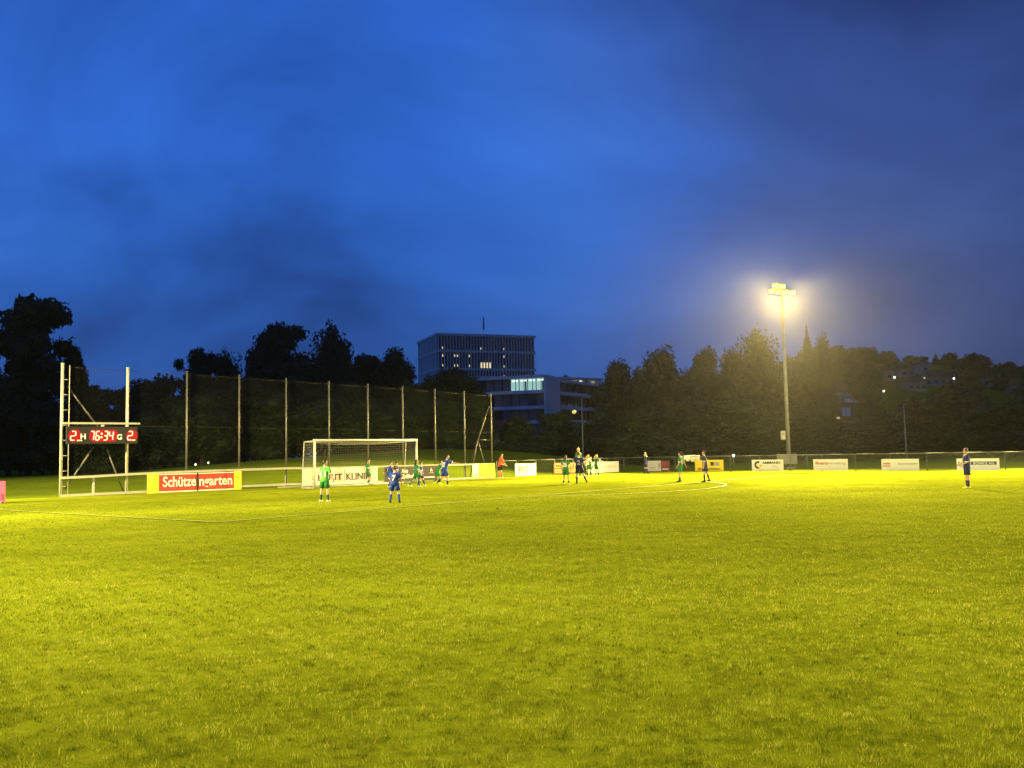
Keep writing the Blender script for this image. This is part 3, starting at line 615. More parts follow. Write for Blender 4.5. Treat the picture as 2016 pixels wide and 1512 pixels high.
def person(px, py, ptop, face, label, shirt='blue', shorts='blue', socks='blue', boots='black', hair='dark', style='short', lean=(0, .05), head=0, la=((-.25, 0, -1), (-.15, .15, -1)), ra=((.25, 0, -1), (.15, .15, -1)),
           ll=((-.12, 0, -1), (-.08, 0, -1)), rl=((.12, 0, -1), (.08, 0, -1)), num=None, numk='cream', sleeve=None, group=None, stretch=1.0, sockk=.15, where=None):
    tdir = V(lean[0], lean[1], 1); hip = Vector((0, 0, .93)); J = {}
    neck = hip+tdir*.50; sx = Vector((1, 0, 0))
    J['ls'] = neck-sx*.165-tdir*.045; J['rs'] = neck+sx*.165-tdir*.045
    hdir = (tdir*.6+Vector((0, 0, 1))).normalized(); hc = neck+hdir*.19+Vector((0, lean[1]*.04, 0))
    for k, a in (('l', la), ('r', ra)):
        e = J[k+'s']+V(*a[0])*.27; w = e+V(*a[1])*.24; J[k+'e'], J[k+'w'] = e, w
    for k, s, g in (('l', -1, ll), ('r', 1, rl)):
        h = hip+Vector((s*.09, 0, -.02)); kn = h+V(*g[0])*.42; an = kn+V(*g[1])*.41; J[k+'h'], J[k+'k'], J[k+'a'] = h, kn, an
    Rh = Matrix.Rotation(math.radians(-head), 4, 'Z')
    bm = bmesh.new()
    tube(bm, [hip-tdir*.10, hip, hip+tdir*.14, hip+tdir*.33, neck-tdir*.06, neck+tdir*.0, neck+hdir*.07, hc-hdir*.02], [(.12, .09), (.15, .105), (.125, .09), (.155, .105), (.15, .085), (.065, .065), (.052, .055), (.05, .055)], 14)
    ball(bm, hc+hdir*.015, (.076, .092, .112), 14, 10, Rh)
    fw = Rh @ Vector((0, 1, 0)); rt = Rh @ Vector((1, 0, 0)); up = Vector((0, 0, 1))
    ball(bm, hc+fw*.085-up*.012, (.014, .022, .022), 8, 6, Rh); ball(bm, hc+fw*.055-up*.065, (.045, .04, .035), 8, 6, Rh)
    for s in (-1, 1): ball(bm, hc+rt*s*.078-up*.01, (.012, .022, .032), 8, 6, Rh)
    for k in 'lr':
        s_, e_, w_ = J[k+'s'], J[k+'e'], J[k+'w']; s = -1 if k == 'l' else 1
        tube(bm, [s_+sx*(-s)*.04, s_, s_.lerp(e_, .5), e_, e_.lerp(w_, .35), w_], [.05, .055, .046, .038, .040, .026], 10)
        d = (w_-e_).normalized(); side = sx*s - d*(sx*s).dot(d); side = side.normalized() if side.length > .1 else Vector((0, 1, 0)); nn = d.cross(side)
        pc = w_+d*.05; tube(bm, [w_-d*.01, w_+d*.03, w_+d*.085], [(.024, .022), (.036, .020), (.036, .018)], 8)
        for q, ln in ((-1.5, .060), (-.5, .075), (.5, .080), (1.5, .070)):
            b0 = w_+d*.075+nn*(q*.018); tube(bm, [b0, b0+d*ln*.5-side*.006, b0+d*ln-side*.025], [.0115, .0105, .0085], 6)
        b0 = w_+d*.03+nn*.03; tube(bm, [b0, b0+nn*.025+d*.03-side*.01, b0+nn*.03+d*.065-side*.02], [.014, .012, .010], 6)
        h_, k_, a_ = J[k+'h'], J[k+'k'], J[k+'a']
        tube(bm, [h_+Vector((0, 0, .04)), h_.lerp(k_, .15), h_.lerp(k_, .6), k_, k_.lerp(a_, .3), k_.lerp(a_, .75), a_], [.085, .088, .068, .052, .056, .038, .034], 12)
        tube(bm, [a_+Vector((0, -.05, -.03)), a_+Vector((0, .06, -.045)), a_+Vector((0, .16, -.06))], [(.034, .035), (.040, .03), (.03, .018)], 8)
    zmin = min(J['la'].z, J['ra'].z)-.085; top = hc.z+.135
    want = z_at(px, ptop, gnd(px, py))
    sc = want/(top-zmin); loc = gnd(px, py)
    root = empty('person', (loc.x, loc.y, -zmin*sc+.004), math.radians(-face), label, 'person', group); root.scale = (sc*stretch, sc*stretch, sc)
    body = link('body', remesh(bm, .0145), root, SKIN, True)
    for s in (-1, 1):
        b2 = bmesh.new(); ball(b2, hc+fw*.088+rt*s*.032+up*.022, (.012, .008, .009), 6, 4, Rh); bmo('eye', b2, body, EYE, True)
    b2 = bmesh.new(); ball(b2, hc+fw*.092-up*.052, (.024, .007, .006), 6, 4, Rh); bmo('mouth', b2, body, mat('lips', (.36, .13, .10), .5), True)
    # shirt
    b2 = bmesh.new(); w = 1.0
    tube(b2, [hip-tdir*.10, hip+tdir*.02, hip+tdir*.14, hip+tdir*.33, neck-tdir*.09, neck-tdir*.03, neck+tdir*.012], [(.192, .145), (.185, .138), (.165, .122), (.185, .132), (.185, .115), (.135, .088), (.075, .075)], 18)
    for k in 'lr':
        s_, e_ = J[k+'s'], J[k+'e']; s = -1 if k == 'l' else 1
        tube(b2, [s_-sx*s*.06+tdir*.012, s_+tdir*.008, s_.lerp(e_, .45), s_.lerp(e_, .86)], [.075, .082, .080, .084], 12)
    sh = bmo('shirt', b2, root, PC[shirt], True)
    b2 = bmesh.new(); tube(b2, [neck-tdir*.0, neck+tdir*.03], [(.082, .082), (.068, .068)], 14, False); bmo('collar', b2, sh, PC['white' if shirt != 'orange' else 'orange'], True)
    if sleeve:
        for k in 'lr': part_tube('sleeve', [J[k+'s'].lerp(J[k+'e'], .6), J[k+'e'], J[k+'w']], [.055, .05, .036], root, PC[sleeve], 10)
    elif shirt != 'orange':
        for k in 'lr': part_tube('cuff', [J[k+'s'].lerp(J[k+'e'], .80), J[k+'s'].lerp(J[k+'e'], .90)], .086, sh, PC['white'], 12)
    if num:
        me, lo, sz, co = text_mesh(num, .03, 0, .003)
        wn = .15*len(num)**.8; Z0 = hip+tdir*.10; zc = tdir; o3 = np.empty_like(co)
        bx = (co[:, 0]-lo[0])/sz[0]-.5; bz = (co[:, 1]-lo[1])/sz[1]
        for i in range(len(co)):
            xx = bx[i]*wn; q = Z0+tdir*float(bz[i]*.27)+sx*float(xx); yy = -.142*math.sqrt(max(.1, 1-(xx/.20)**2))
            n3 = sx.cross(tdir); o3[i] = (q - n3*(-yy) if n3.y > 0 else q+n3*(-yy)) ; o3[i][1] -= .012*float((co[i, 2]-lo[2])/max(sz[2], 1e-6))
        me.vertices.foreach_set('co', o3.ravel()); me.update(); link('number', me, sh, PC[numk])
    # shorts
    b2 = bmesh.new()
    tube(b2, [hip+tdir*.03, hip-tdir*.06, hip-tdir*.12], [(.170, .128), (.178, .135), (.15, .12)], 16)
    for k in 'lr':
        h_, k_ = J[k+'h'], J[k+'k']; tube(b2, [h_+Vector((0, 0, .03)), h_.lerp(k_, .3), h_.lerp(k_, .78)], [.105, .112, .118], 12)
    bmo('shorts', b2, root, PC[shorts], True)
    for k in 'lr':
        k_, a_ = J[k+'k'], J[k+'a']
        part_tube('sock', [k_.lerp(a_, sockk), k_.lerp(a_, max(.4, sockk+.1)), k_.lerp(a_, .8), a_+Vector((0, 0, -.02))], [.060, .062, .048, .042], root, PC[socks], 10)
        b2 = bmesh.new(); tube(b2, [a_+Vector((0, -.065, -.035)), a_+Vector((0, -.03, -.03)), a_+Vector((0, .06, -.048)), a_+Vector((0, .16, -.062)), a_+Vector((0, .20, -.068))], [(.030, .035), (.042, .05), (.048, .038), (.042, .024), (.02, .014)], 10)
        bmo('boot', b2, root, PC[boots], True)
    # hair
    b2 = bmesh.new(); vv = ball(b2, hc+hdir*.028-fw*.008, (.088, .102, .112), 16, 12, Rh)
    dl = [v for v in vv if (v.co-hc).dot(fw) > .030 and (v.co-hc).dot(up) < .055 or (v.co-hc).dot(up) < -.055 or ((v.co-hc).dot(fw) > -.02 and (v.co-hc).dot(up) < -.01)]
    bmesh.ops.delete(b2, geom=dl, context='VERTS')
    if style == 'tail':
        b_ = hc-fw*.10+up*.03; tube(b2, [b_, b_-fw*.06-up*.05, b_-fw*.09-up*.20, b_-fw*.08-up*.36], [.035, .05, .045, .012], 8)
    if style == 'long':
        b_ = hc-fw*.04; tube(b2, [b_+up*.02, b_-fw*.03-up*.10, b_-fw*.06-up*.26, b_-fw*.05-up*.36], [(.085, .07), (.09, .06), (.085, .045), (.05, .02)], 10)
    if style == 'bun': ball(b2, hc-fw*.07+up*.11, .05, 10, 8)
    if style == 'mop':
        for k in range(14):
            an = k*.449; ball(b2, hc+rt*math.cos(an)*.075-fw*abs(math.sin(an))*.05+up*(.05+.05*math.sin(k*2.3)), (.045, .05, .05), 8, 6)
    bmo('hair', b2, root, HR[hair], True)
    return root
gG, gB = 'players in green kit', 'players in blue kit'
WALK = dict(ll=((-.10, .15, -1), (-.06, -.12, -1)), rl=((.10, -.12, -1), (.08, -.25, -1)))
person(639, 988.5, 905, 20, 'player in bright green shirt number 11 standing with his back turned, hand low'.replace('his', 'the').replace(', hand low', ''), 'lime', 'green', 'dgreen', 'cream', 'dark', 'short', lean=(.05, .02), head=55, la=((-.18, 0, -1), (-.02, .1, -1)), ra=((.38, .05, -1), (.35, .25, -1)), ll=((-.12, 0, -1), (-.10, -.05, -1)), rl=((.12, .04, -1), (.05, -.04, -1)), num='11', numk='cream', group=gG, sockk=.45)
person(777, 990, 917, 5, 'player in royal blue kit number 7 seen from behind with feet apart', 'blue', 'blue', 'blue', 'black', 'brown', 'short', lean=(.02, .12), head=10, la=((-.22, .25, -1), (.05, .6, -.8)), ra=((.25, .1, -1), (.12, .35, -1)), ll=((-.14, .08, -1), (-.10, -.12, -1)), rl=((.16, .02, -1), (.14, -.1, -1)), num='7', numk='white', group=gB, sockk=.22, stretch=1.12)
person(724, 954, 903.5, 75, 'player in green kit with long dark ponytail running in front of the KLINIK board', 'green', 'green', 'dgreen', 'cream', 'dark', 'tail', lean=(.0, .10), head=10, la=((-.5, -.6, -.5), (-.2, -.3, -1)), ra=((.15, .0, -1), (.0, .7, -.7)), ll=((-.1, .35, -1), (-.05, -.35, -1)), rl=((.1, .55, -1), (.05, -.45, -1)), group=gG, sockk=.55)
person(766, 960, 908, 80, 'player in blue kit number 3 with black sleeves and one arm held low behind', 'blue', 'blue', 'navy', 'cream', 'dark', 'short', lean=(-.05, .22), head=15, la=((-.4, -.75, -.6), (-.2, -.7, -.7)), ra=((.2, .3, -1), (.1, .8, -.5)), ll=((-.12, .35, -1), (-.05, -.45, -1)), rl=((.12, .5, -1), (.05, -.35, -1)), sleeve='black', num='3', numk='white', group=gB)
person(780, 955.5, 909.5, 70, 'player in blue kit mostly hidden behind number 7', 'blue', 'blue', 'navy', 'cream', 'dark', 'bun', lean=(0, .1), head=25, group=gB)
person(820, 959.5, 905, 62, 'player in green kit with very long black hair lunging beside the right goalpost'.replace('right ', ''), 'green', 'green', 'green', 'cream', 'dark', 'long', lean=(-.04, .06), head=20, la=((-.2, -.05, -1), (0, .3, -1)), ra=((.25, .1, -1), (.1, .5, -.8)), ll=((-.15, -.25, -1), (-.3, -.7, -.8)), rl=((.12, .55, -.9), (.02, -.25, -1)), group=gG, sockk=.3)
person(829, 957, 910, 80, 'player in navy kit hidden behind the long-haired green player', 'blue', 'navy', 'navy', 'cream', 'dark', 'short', lean=(0, .0), head=0, ll=((-.1, -.25, -1), (-.1, -.3, -1)), rl=((.1, .4, -1), (.1, .2, -1)), group=gB)
person(875, 957.5, 895, 55, 'player in blue kit with arm stretched out and yellow boots holding off an opponent', 'blue', 'blue', 'navy', 'yellow', 'dark', 'short', lean=(.10, .30), head=30, la=((-.6, .05, -.6), (-.3, .3, -.5)), ra=((.55, .75, -.35), (.35, .95, -.12)), ll=((-.2, .1, -1), (-.55, -.8, -.75)), rl=((.28, .25, -1), (.1, -.15, -1)), num='22', numk='white', group=gB, sockk=.5)
person(861, 953.5, 907, 60, 'player in green shorts bending forward behind the blue player with outstretched arm', 'green', 'green', 'dgreen', 'yellow', 'brown', 'short', lean=(.05, .55), head=0, la=((-.2, .5, -.8), (0, .7, -.6)), ra=((.25, .6, -.7), (0, .8, -.5)), ll=((-.15, .25, -1), (-.3, -.65, -.9)), rl=((.15, .35, -1), (.1, -.2, -1)), group=gG)
person(985, 942, 893.5, 60, 'official in orange shirt, black shorts and orange socks leaning forward by the yellow board', 'orange', 'black', 'orange', 'cream', 'brown', 'short', lean=(.0, .22), head=15, la=((-.25, .25, -1), (.25, .7, -.6)), ra=((.2, .25, -1), (.1, .7, -.7)))
person(1114, 954, 895.5, 20, 'player in green kit number 26 with long loose brown hair seen from behind', 'green', 'green', 'dgreen', 'cream', 'brown', 'long', lean=(.0, .08), head=20, ra=((.35, .05, -1), (.15, .3, -1)), ll=((-.08, .2, -1), (-.02, -.35, -1)), rl=((.14, .08, -1), (.12, -.2, -1)), num='26', numk='cream', group=gG, sockk=.7)
person(1141, 952.5, 889.5, 10, 'player in dark blue kit number 2 seen from behind with a wide stance', 'navy', 'navy', 'navy', 'black', 'brown', 'short', lean=(-.02, .04), head=10, la=((-.45, 0, -1), (-.35, .15, -1)), ra=((.5, 0, -1), (.4, .1, -1)), ll=((-.12, .05, -1), (-.03, -.05, -1)), rl=((.30, .0, -1), (.50, -.1, -1)), num='2', numk='white', group=gB, sockk=.3)
person(1139, 940, 881.5, 60, 'tall blond player mostly hidden behind the number 2 player', 'green', 'green', 'dgreen', 'cream', 'blond', 'short', group=gG)
person(1157, 938.5, 895, 70, 'blond player in green and cream kit running towards the medical board', 'cream', 'green', 'dgreen', 'cream', 'blond', 'tail', lean=(0, .15), la=((-.3, -.3, -1), (-.1, .3, -1)), ra=((.3, .4, -.8), (.1, .9, -.3)), ll=((-.1, .3, -1), (-.05, -.2, -1)), rl=((.1, -.1, -1), (.1, -.6, -.8)), group=gG, sockk=.5)
person(1163, 937, 900, 80, 'fair-haired player in green kit half hidden between two running players', 'dgreen', 'green', 'dgreen', 'cream', 'blond', 'short', group=gG)
person(1174, 938, 895, 75, 'blond player in green kit with one arm stretched out before the medical board', 'green', 'green', 'dgreen', 'cream', 'blond', 'tail', lean=(0, .1), la=((-.3, 0, -1), (-.1, .3, -1)), ra=((.5, .7, -.4), (.4, .9, -.3)), ll=((-.1, .15, -1), (-.05, -.1, -1)), rl=((.1, .3, -1), (.1, .05, -1)), group=gG, sockk=.6, num=None)
person(1271, 932.5, 893.5, 100, 'player in dark blue kit with both hands raised to the head', 'navy', 'navy', 'navy', 'black', 'blond', 'short', lean=(0, -.02), la=((-.35, .55, .75), (.25, -.4, .8)), ra=((.35, .55, .75), (-.25, -.4, .8)), ll=((-.1, -.12, -1), (-.1, -.12, -1)), rl=((.1, .25, -1), (.1, .2, -1)), group=gB)
person(1341, 949, 889.5, -62, 'player in green kit number 12 with dark hair walking with arms swung', 'green', 'green', 'dgreen', 'black', 'dark', 'tail', lean=(0, .02), la=((-.25, -.05, -1), (-.1, .45, -.9)), ra=((.3, -.55, -.8), (.25, -.3, -1)), ll=((-.1, .1, -1), (-.1, .02, -1)), rl=((.1, .28, -1), (.05, -.05, -1)), num='12', numk='cream', group=gG, sockk=.55)
person(1389, 949, 887, -75, 'player in navy kit with brown hair bun standing before the yellow board', 'navy', 'navy', 'navy', 'black', 'brown', 'bun', lean=(0, .08), head=-5, la=((-.12, -.02, -1), (-.05, .12, -1)), ra=((.12, -.1, -1), (.1, .05, -1)), ll=((-.1, .12, -1), (-.08, -.02, -1)), rl=((.12, -.22, -1), (.1, -.30, -1)), num='5', numk='white', group=gB, sockk=.25)
person(1906, 961.5, 882, -80, 'player in navy kit with tousled brown hair standing alone before the blue banded board', 'navy', 'navy', 'navy', 'yellow', 'brown', 'mop', lean=(0, .02), head=-5, la=((-.1, .15, -1), (.35, .85, -.35)), ra=((.1, .15, -1), (-.3, .85, -.3)), ll=((-.07, .04, -1), (-.04, .0, -1)), rl=((.08, .0, -1), (.05, -.04, -1)), num='10', numk='white', group=gB, sockk=.35)
# pale jacket hung over the side fence
q = on_line(1357, 907, P1, P2); jk = empty('jacket', (q.x, q.y, 0), 0, 'pale cream jacket hung over the side fence rail beside the yellow board', 'jacket')
bm = bmesh.new(); 
for k, (x, w_) in enumerate(((-.5, .22), (-.15, .35), (.2, .42), (.55, .3))): tube(bm, [(x, -.02, 1.17+.03*math.sin(k)), (x+.02, -.07, .98), (x+.05, -.08, .98-w_*.6)], [(.2, .05), (.2, .05), (.12, .03)], 10)
bmo('fabric', bm, jk, PC['cream'], True)
# ball in the air and small bits on the turf
p_ = atd(1130, 811, 46); bl = empty('football', p_, 0, 'white football high in the air before the white apartment block', 'ball')
bm = bmesh.new(); bmesh.ops.create_icosphere(bm, subdivisions=3, radius=.105); bmo('cover', bm, bl, mat('ball_white', (.50, .50, .30), .45), True)
bm = bmesh.new()
ico = bmesh.new(); bmesh.ops.create_icosphere(ico, subdivisions=1, radius=1)
for v in ico.verts:
    n_ = v.co.normalized(); a_ = n_.orthogonal().normalized(); b_ = n_.cross(a_)
    bm.faces.new([bm.verts.new((n_+(a_*math.cos(k*1.2566)+b_*math.sin(k*1.2566))*.33).normalized()*.1062) for k in range(5)])
ico.free(); bmo('pentagon_patch', bm, bl, mat('ball_patch', (.30, .32, .08), .5))
for (x, y, lab) in ((979, 1003.5, 'dark clod of turf lying outside the penalty line'), (1227, 949.5, 'small dark clod of turf inside the penalty area'), (1198, 943, 'tiny dark clod of turf near the side fence')):
    q = gnd(x, y); bm = bmesh.new(); vv = bmesh.ops.create_icosphere(bm, subdivisions=2, radius=.032)['verts']
    for v in vv: v.co.z *= .55; v.co *= 1+.35*math.sin(v.co.x*60+v.co.y*47+v.co.z*90)
    o = bmo('turf_clod', bm, None, mat('soil', (.03, .022, .012), .95, var=.3, scale=40, bump=.5)); o.location = (q.x, q.y, .025); tag(o, lab, 'clod', 'loose clods of turf')
# ------------------------------------------------------------------ trees
def leafmat(n, c0, c1):
    M = bpy.data.materials.new(n); M.use_nodes = True; t = M.node_tree; b = t.nodes['Principled BSDF']; b.inputs['Roughness'].default_value = .7; b.inputs['Specular IOR Level'].default_value = .15
    g = nd(t, 'ShaderNodeNewGeometry'); rp = nd(t, 'ShaderNodeValToRGB'); t.links.new(g.outputs['Random Per Island'], rp.inputs[0])
    rp.color_ramp.elements[0].color = c0+(1,); rp.color_ramp.elements[1].color = c1+(1,); t.links.new(rp.outputs[0], b.inputs['Base Color'])
    return M
LEAF = [leafmat('leaf_broad', (.020, .033, .010), (.042, .060, .018)), leafmat('leaf_dark', (.018, .032, .012), (.040, .058, .020)), leafmat('leaf_conifer', (.020, .034, .016), (.045, .060, .024))]
BARK = mat('bark', (.055, .042, .03), .95, var=.35, scale=3, bump=.6)
def leaves(pts, nrm, size, seed):
    r = np.random.default_rng(seed); n = len(pts)
    d = nrm*.5+r.normal(0, .6, (n, 3)); d /= np.linalg.norm(d, axis=1)[:, None]+1e-9
    a = np.cross(d, r.normal(0, 1, (n, 3))); a /= np.linalg.norm(a, axis=1)[:, None]+1e-9; b = np.cross(d, a)
    s = size*r.uniform(.5, 1.4, n)[:, None]
    v = np.stack([pts-a*s, pts-b*s*.55+d*s*.15, pts+a*s, pts+b*s*.55+d*s*.1], 1); return v
def crown_mesh(name, lobes, nleaf, size, seed, core=.74):
    r = np.random.default_rng(seed); P = []; Nn = []
    tot = sum((l[3]*l[4])**1.0*l[3] for l in lobes)
    for (cx, cy, cz, rx, rz) in lobes:
        k = int(nleaf*(rx*rz*rx)/tot); d = r.normal(0, 1, (k, 3)); d /= np.linalg.norm(d, axis=1)[:, None]
        rad = r.uniform(.66, 1.10, k)**.8*(1+.16*np.sin(d[:, 0]*7+cx)*np.sin(d[:, 2]*6+cy)+.12*np.sin(d[:, 1]*9+cz))
        P.append(np.array([cx, cy, cz])+d*rad[:, None]*np.array([rx, rx, rz])); Nn.append(d)
    v = leaves(np.concatenate(P), np.concatenate(Nn), size, seed+1); n = len(v)
    bm = bmesh.new()
    for (cx, cy, cz, rx, rz) in lobes:
        vv = bmesh.ops.create_icosphere(bm, subdivisions=2, radius=1)['verts']
        for q in vv:
            k = core*(1+.15*math.sin(q.co.x*5+cx)*math.sin(q.co.z*6+cy)+.1*math.sin(q.co.y*8)); q.co = Vector((cx+q.co.x*rx*k, cy+q.co.y*rx*k, cz+q.co.z*rz*k))
    cv = np.array([q.co[:] for q in bm.verts]); cf = np.array([[q.index for q in f.verts] for f in bm.faces]) if bm.faces else None
    bm.verts.index_update(); cf = np.array([[q.index for q in f.verts] for f in bm.faces]); bm.free()
    me = bpy.data.meshes.new(name); allv = np.concatenate([v.reshape(-1, 3), cv]); me.vertices.add(len(allv)); me.vertices.foreach_set('co', allv.astype(np.float32).ravel())
    nl = n*4+len(cf)*3; me.loops.add(nl); me.loops.foreach_set('vertex_index', np.concatenate([np.arange(n*4), (cf+n*4).ravel()]).astype(np.int32))
    me.polygons.add(n+len(cf)); me.polygons.foreach_set('loop_start', np.concatenate([np.arange(n)*4, n*4+np.arange(len(cf))*3]).astype(np.int32)); me.update(calc_edges=True); return me
def trunk_mesh(lobes, H, seed, r0=.35):
    r = random.Random(seed); bm = bmesh.new(); top = H*.82
    tube(bm, [(0, 0, -.4), (.05, 0, H*.15), (-.1, .08, H*.4), (.1, 0, H*.65), (0, 0, top)], [r0*1.3, r0, r0*.75, r0*.45, .06], 8)
    for (cx, cy, cz, rx, rz) in lobes[:10]:
        z0 = max(H*.12, cz-rz*.9-abs(cx)*.4); tube(bm, [(0, 0, z0), (cx*.45, cy*.45, (z0+cz)/2), (cx, cy, cz)], [r0*.4, r0*.25, .05], 6)
    me = bpy.data.meshes.new('trunk'); bm.to_mesh(me); bm.free(); me.materials.append(BARK); return me
PROTO = {}
def proto(kind, seed, H=16., nleaf=13000, size=.27):
    r = random.Random(seed); lobes = []
    if kind == 'round':
        for k in range(17):
            z = H*(.12+.74*r.random()); env = 5*math.sqrt(max(.05, 1-((z/H-.45)/.58)**2)); an = r.uniform(0, 6.28); d = env*r.uniform(.35, .80); rx = r.uniform(1.5, 2.5)
            lobes.append((math.cos(an)*d, math.sin(an)*d, z, rx, rx*r.uniform(.7, .95)))
        lobes += [(0, 0, H*.45, 3.6, H*.36), (r.uniform(-1, 1), 0, H*.86, 2.0, H*.12)]
    elif kind == 'open':
        for k in range(34):
            z = H*(.18+.76*r.random()); env = 5*math.sqrt(max(.05, 1-((z/H-.62)/.60)**2)); an = r.uniform(0, 6.28); d = env*r.uniform(.25, .92); rx = r.uniform(1.0, 1.9)
            lobes.append((math.cos(an)*d, math.sin(an)*d, z, rx, rx*r.uniform(.55, .8)))
        lobes += [(0, 0, H*.32, 3.0, H*.26), (.2, 0, H*.66, 2.2, H*.2), (.4, 0, H*.90, 1.9, H*.09)]
    elif kind == 'dome':
        for k in range(14):
            z = H*(.1+.72*r.random()); env = 4.2*math.sqrt(max(.05, 1-max(0, (z/H-.4)/.6)**2)); an = r.uniform(0, 6.28); d = env*.62; rx = r.uniform(1.5, 2.2)
            lobes.append((math.cos(an)*d, math.sin(an)*d, z, rx, rx*1.1))
        lobes += [(0, 0, H*.48, 3.5, H*.47), (0, 0, H*.85, 1.8, H*.14)]
    elif kind == 'conifer':
        for k in range(26):
            f = k/26; z = H*(.04+.92*f); env = 3.6*(1-f)**.85+.25; an = k*2.4; rx = env*.50+.2
            lobes.append((math.cos(an)*env*.5, math.sin(an)*env*.5, z, rx, .75+.3*(1-f)))
        lobes += [(0, 0, H*.3, 2.0, H*.28), (0, 0, H*.97, .25, .8)]
    cm = crown_mesh('crown', lobes, nleaf, size, seed); cm.materials.append(LEAF[2] if kind == 'conifer' else LEAF[seed % 2])
    co = np.empty(len(cm.vertices)*3, np.float32); cm.vertices.foreach_get('co', co); co = co.reshape(-1, 3)
    ext = (float(np.percentile(np.abs(co[:, 0]), 99)), float(np.percentile(co[:, 2], 99.7)))
    return cm, trunk_mesh(lobes, H, seed), ext
for kd in ('round', 'open', 'dome', 'conifer'): PROTO[kd] = [proto(kd, 20+7*s+len(kd)*31) for s in range(3 if kd != 'round' else 4)]
for kd in ('round', 'conifer', 'dome'): PROTO['far_'+kd] = [proto(kd, 120+s+len(kd), nleaf=2200, size=.62) for s in range(2)]
tcount = 0
def tree(px, ptop, half, d, kind, label, group, zb=0., name=None):
    global tcount
    tcount += 1; cm, tm, ext = PROTO[kind][tcount % len(PROTO[kind])]
    top = atd(px, ptop, d); zb = min(zb, top.z-2)
    r = empty(name or {'open': 'deciduous_tree', 'round': 'deciduous_tree', 'dome': 'deciduous_tree', 'conifer': 'conifer_tree'}[kind.replace('far_', '')], (top.x, top.y, zb), random.uniform(0, 6.28), label, 'tree', group)
    sx_ = half/FPX*d/ext[0]; sz_ = (top.z-zb)/ext[1]; r.scale = (sx_, sx_, sz_)
    o = bpy.data.objects.new('trunk', tm); C.objects.link(o); o.parent = r
    o = bpy.data.objects.new('crown', cm); C.objects.link(o); o.parent = r
    return r
def bank_z(px, d): 
    p = bank_pt(px, 1.0); return max(-.05, p.z-.5)
gL, gR, gH = 'dark trees beyond the grass bank', 'dark trees beyond the side fence', 'trees on the wooded hillside'
LEFT = [(62, 588, 76, 96, 'open', 'tallest dark open-crowned tree rising above the scoreboard'), (148, 690, 22, 99, 'open', 'slim feathery tree beside the tallest open-crowned tree'), (22, 742, 62, 92, 'round', None), (112, 790, 60, 90, 'round', None), (186, 762, 46, 100, 'open', 'low ragged tree visible between the scoreboard poles'),
 (250, 768, 62, 104, 'round', None), (322, 744, 62, 108, 'round', None), (393, 690, 40, 135, 'open', 'small double-topped tree above the second net bay'), (446, 696, 36, 136, 'dome', 'small round-headed tree above the net poles'), (300, 815, 62, 92, 'round', None), (400, 780, 70, 94, 'round', None), (-40, 700, 60, 100, 'round', None),
 (552, 640, 58, 140, 'open', 'large spreading tree with gaps in its crown left of the domed tree'.replace('left of', 'beside')), (650, 646, 46, 142, 'dome', 'tall dark dome-shaped tree beside the spreading tree'), (598, 712, 88, 132, 'round', None), (715, 700, 34, 134, 'open', None), (774, 690, 46, 130, 'round', 'rounded tree standing next to the office tower'), (690, 755, 62, 115, 'round', None), (803, 752, 38, 112, 'round', None),
 (480, 752, 82, 106, 'round', None), (560, 775, 72, 100, 'round', None), (640, 788, 72, 98, 'round', None), (725, 790, 60, 96, 'round', None), (860, 792, 62, 100, 'round', None), (925, 795, 42, 104, 'round', None), (790, 795, 62, 97, 'round', None), (210, 830, 60, 88, 'round', None), (895, 728, 62, 118, 'round', 'broad tree in front of the office tower base'), (945, 770, 24, 112, 'round', None), (850, 745, 36, 116, 'round', None),
 (500, 722, 44, 138, 'round', None), (690, 722, 40, 138, 'round', None), (742, 724, 46, 133, 'round', None),
 (1017, 818, 34, 106, 'dome', 'small rounded tree in front of the white apartment block'), (1108, 812, 46, 108, 'round', 'bushy tree at the corner of the white apartment block'), (1078, 848, 40, 104, 'round', None), (1158, 842, 46, 104, 'round', None), (1048, 872, 40, 100, 'round', None), (985, 872, 24, 100, 'round', None)]
for (px, pt, hf, d, kd, lab) in LEFT:
    tree(px, pt, hf, d, kd, lab or 'dark leafy tree in the dense belt beyond the grass bank', gL, bank_z(px, d) if d < 135 else 0)
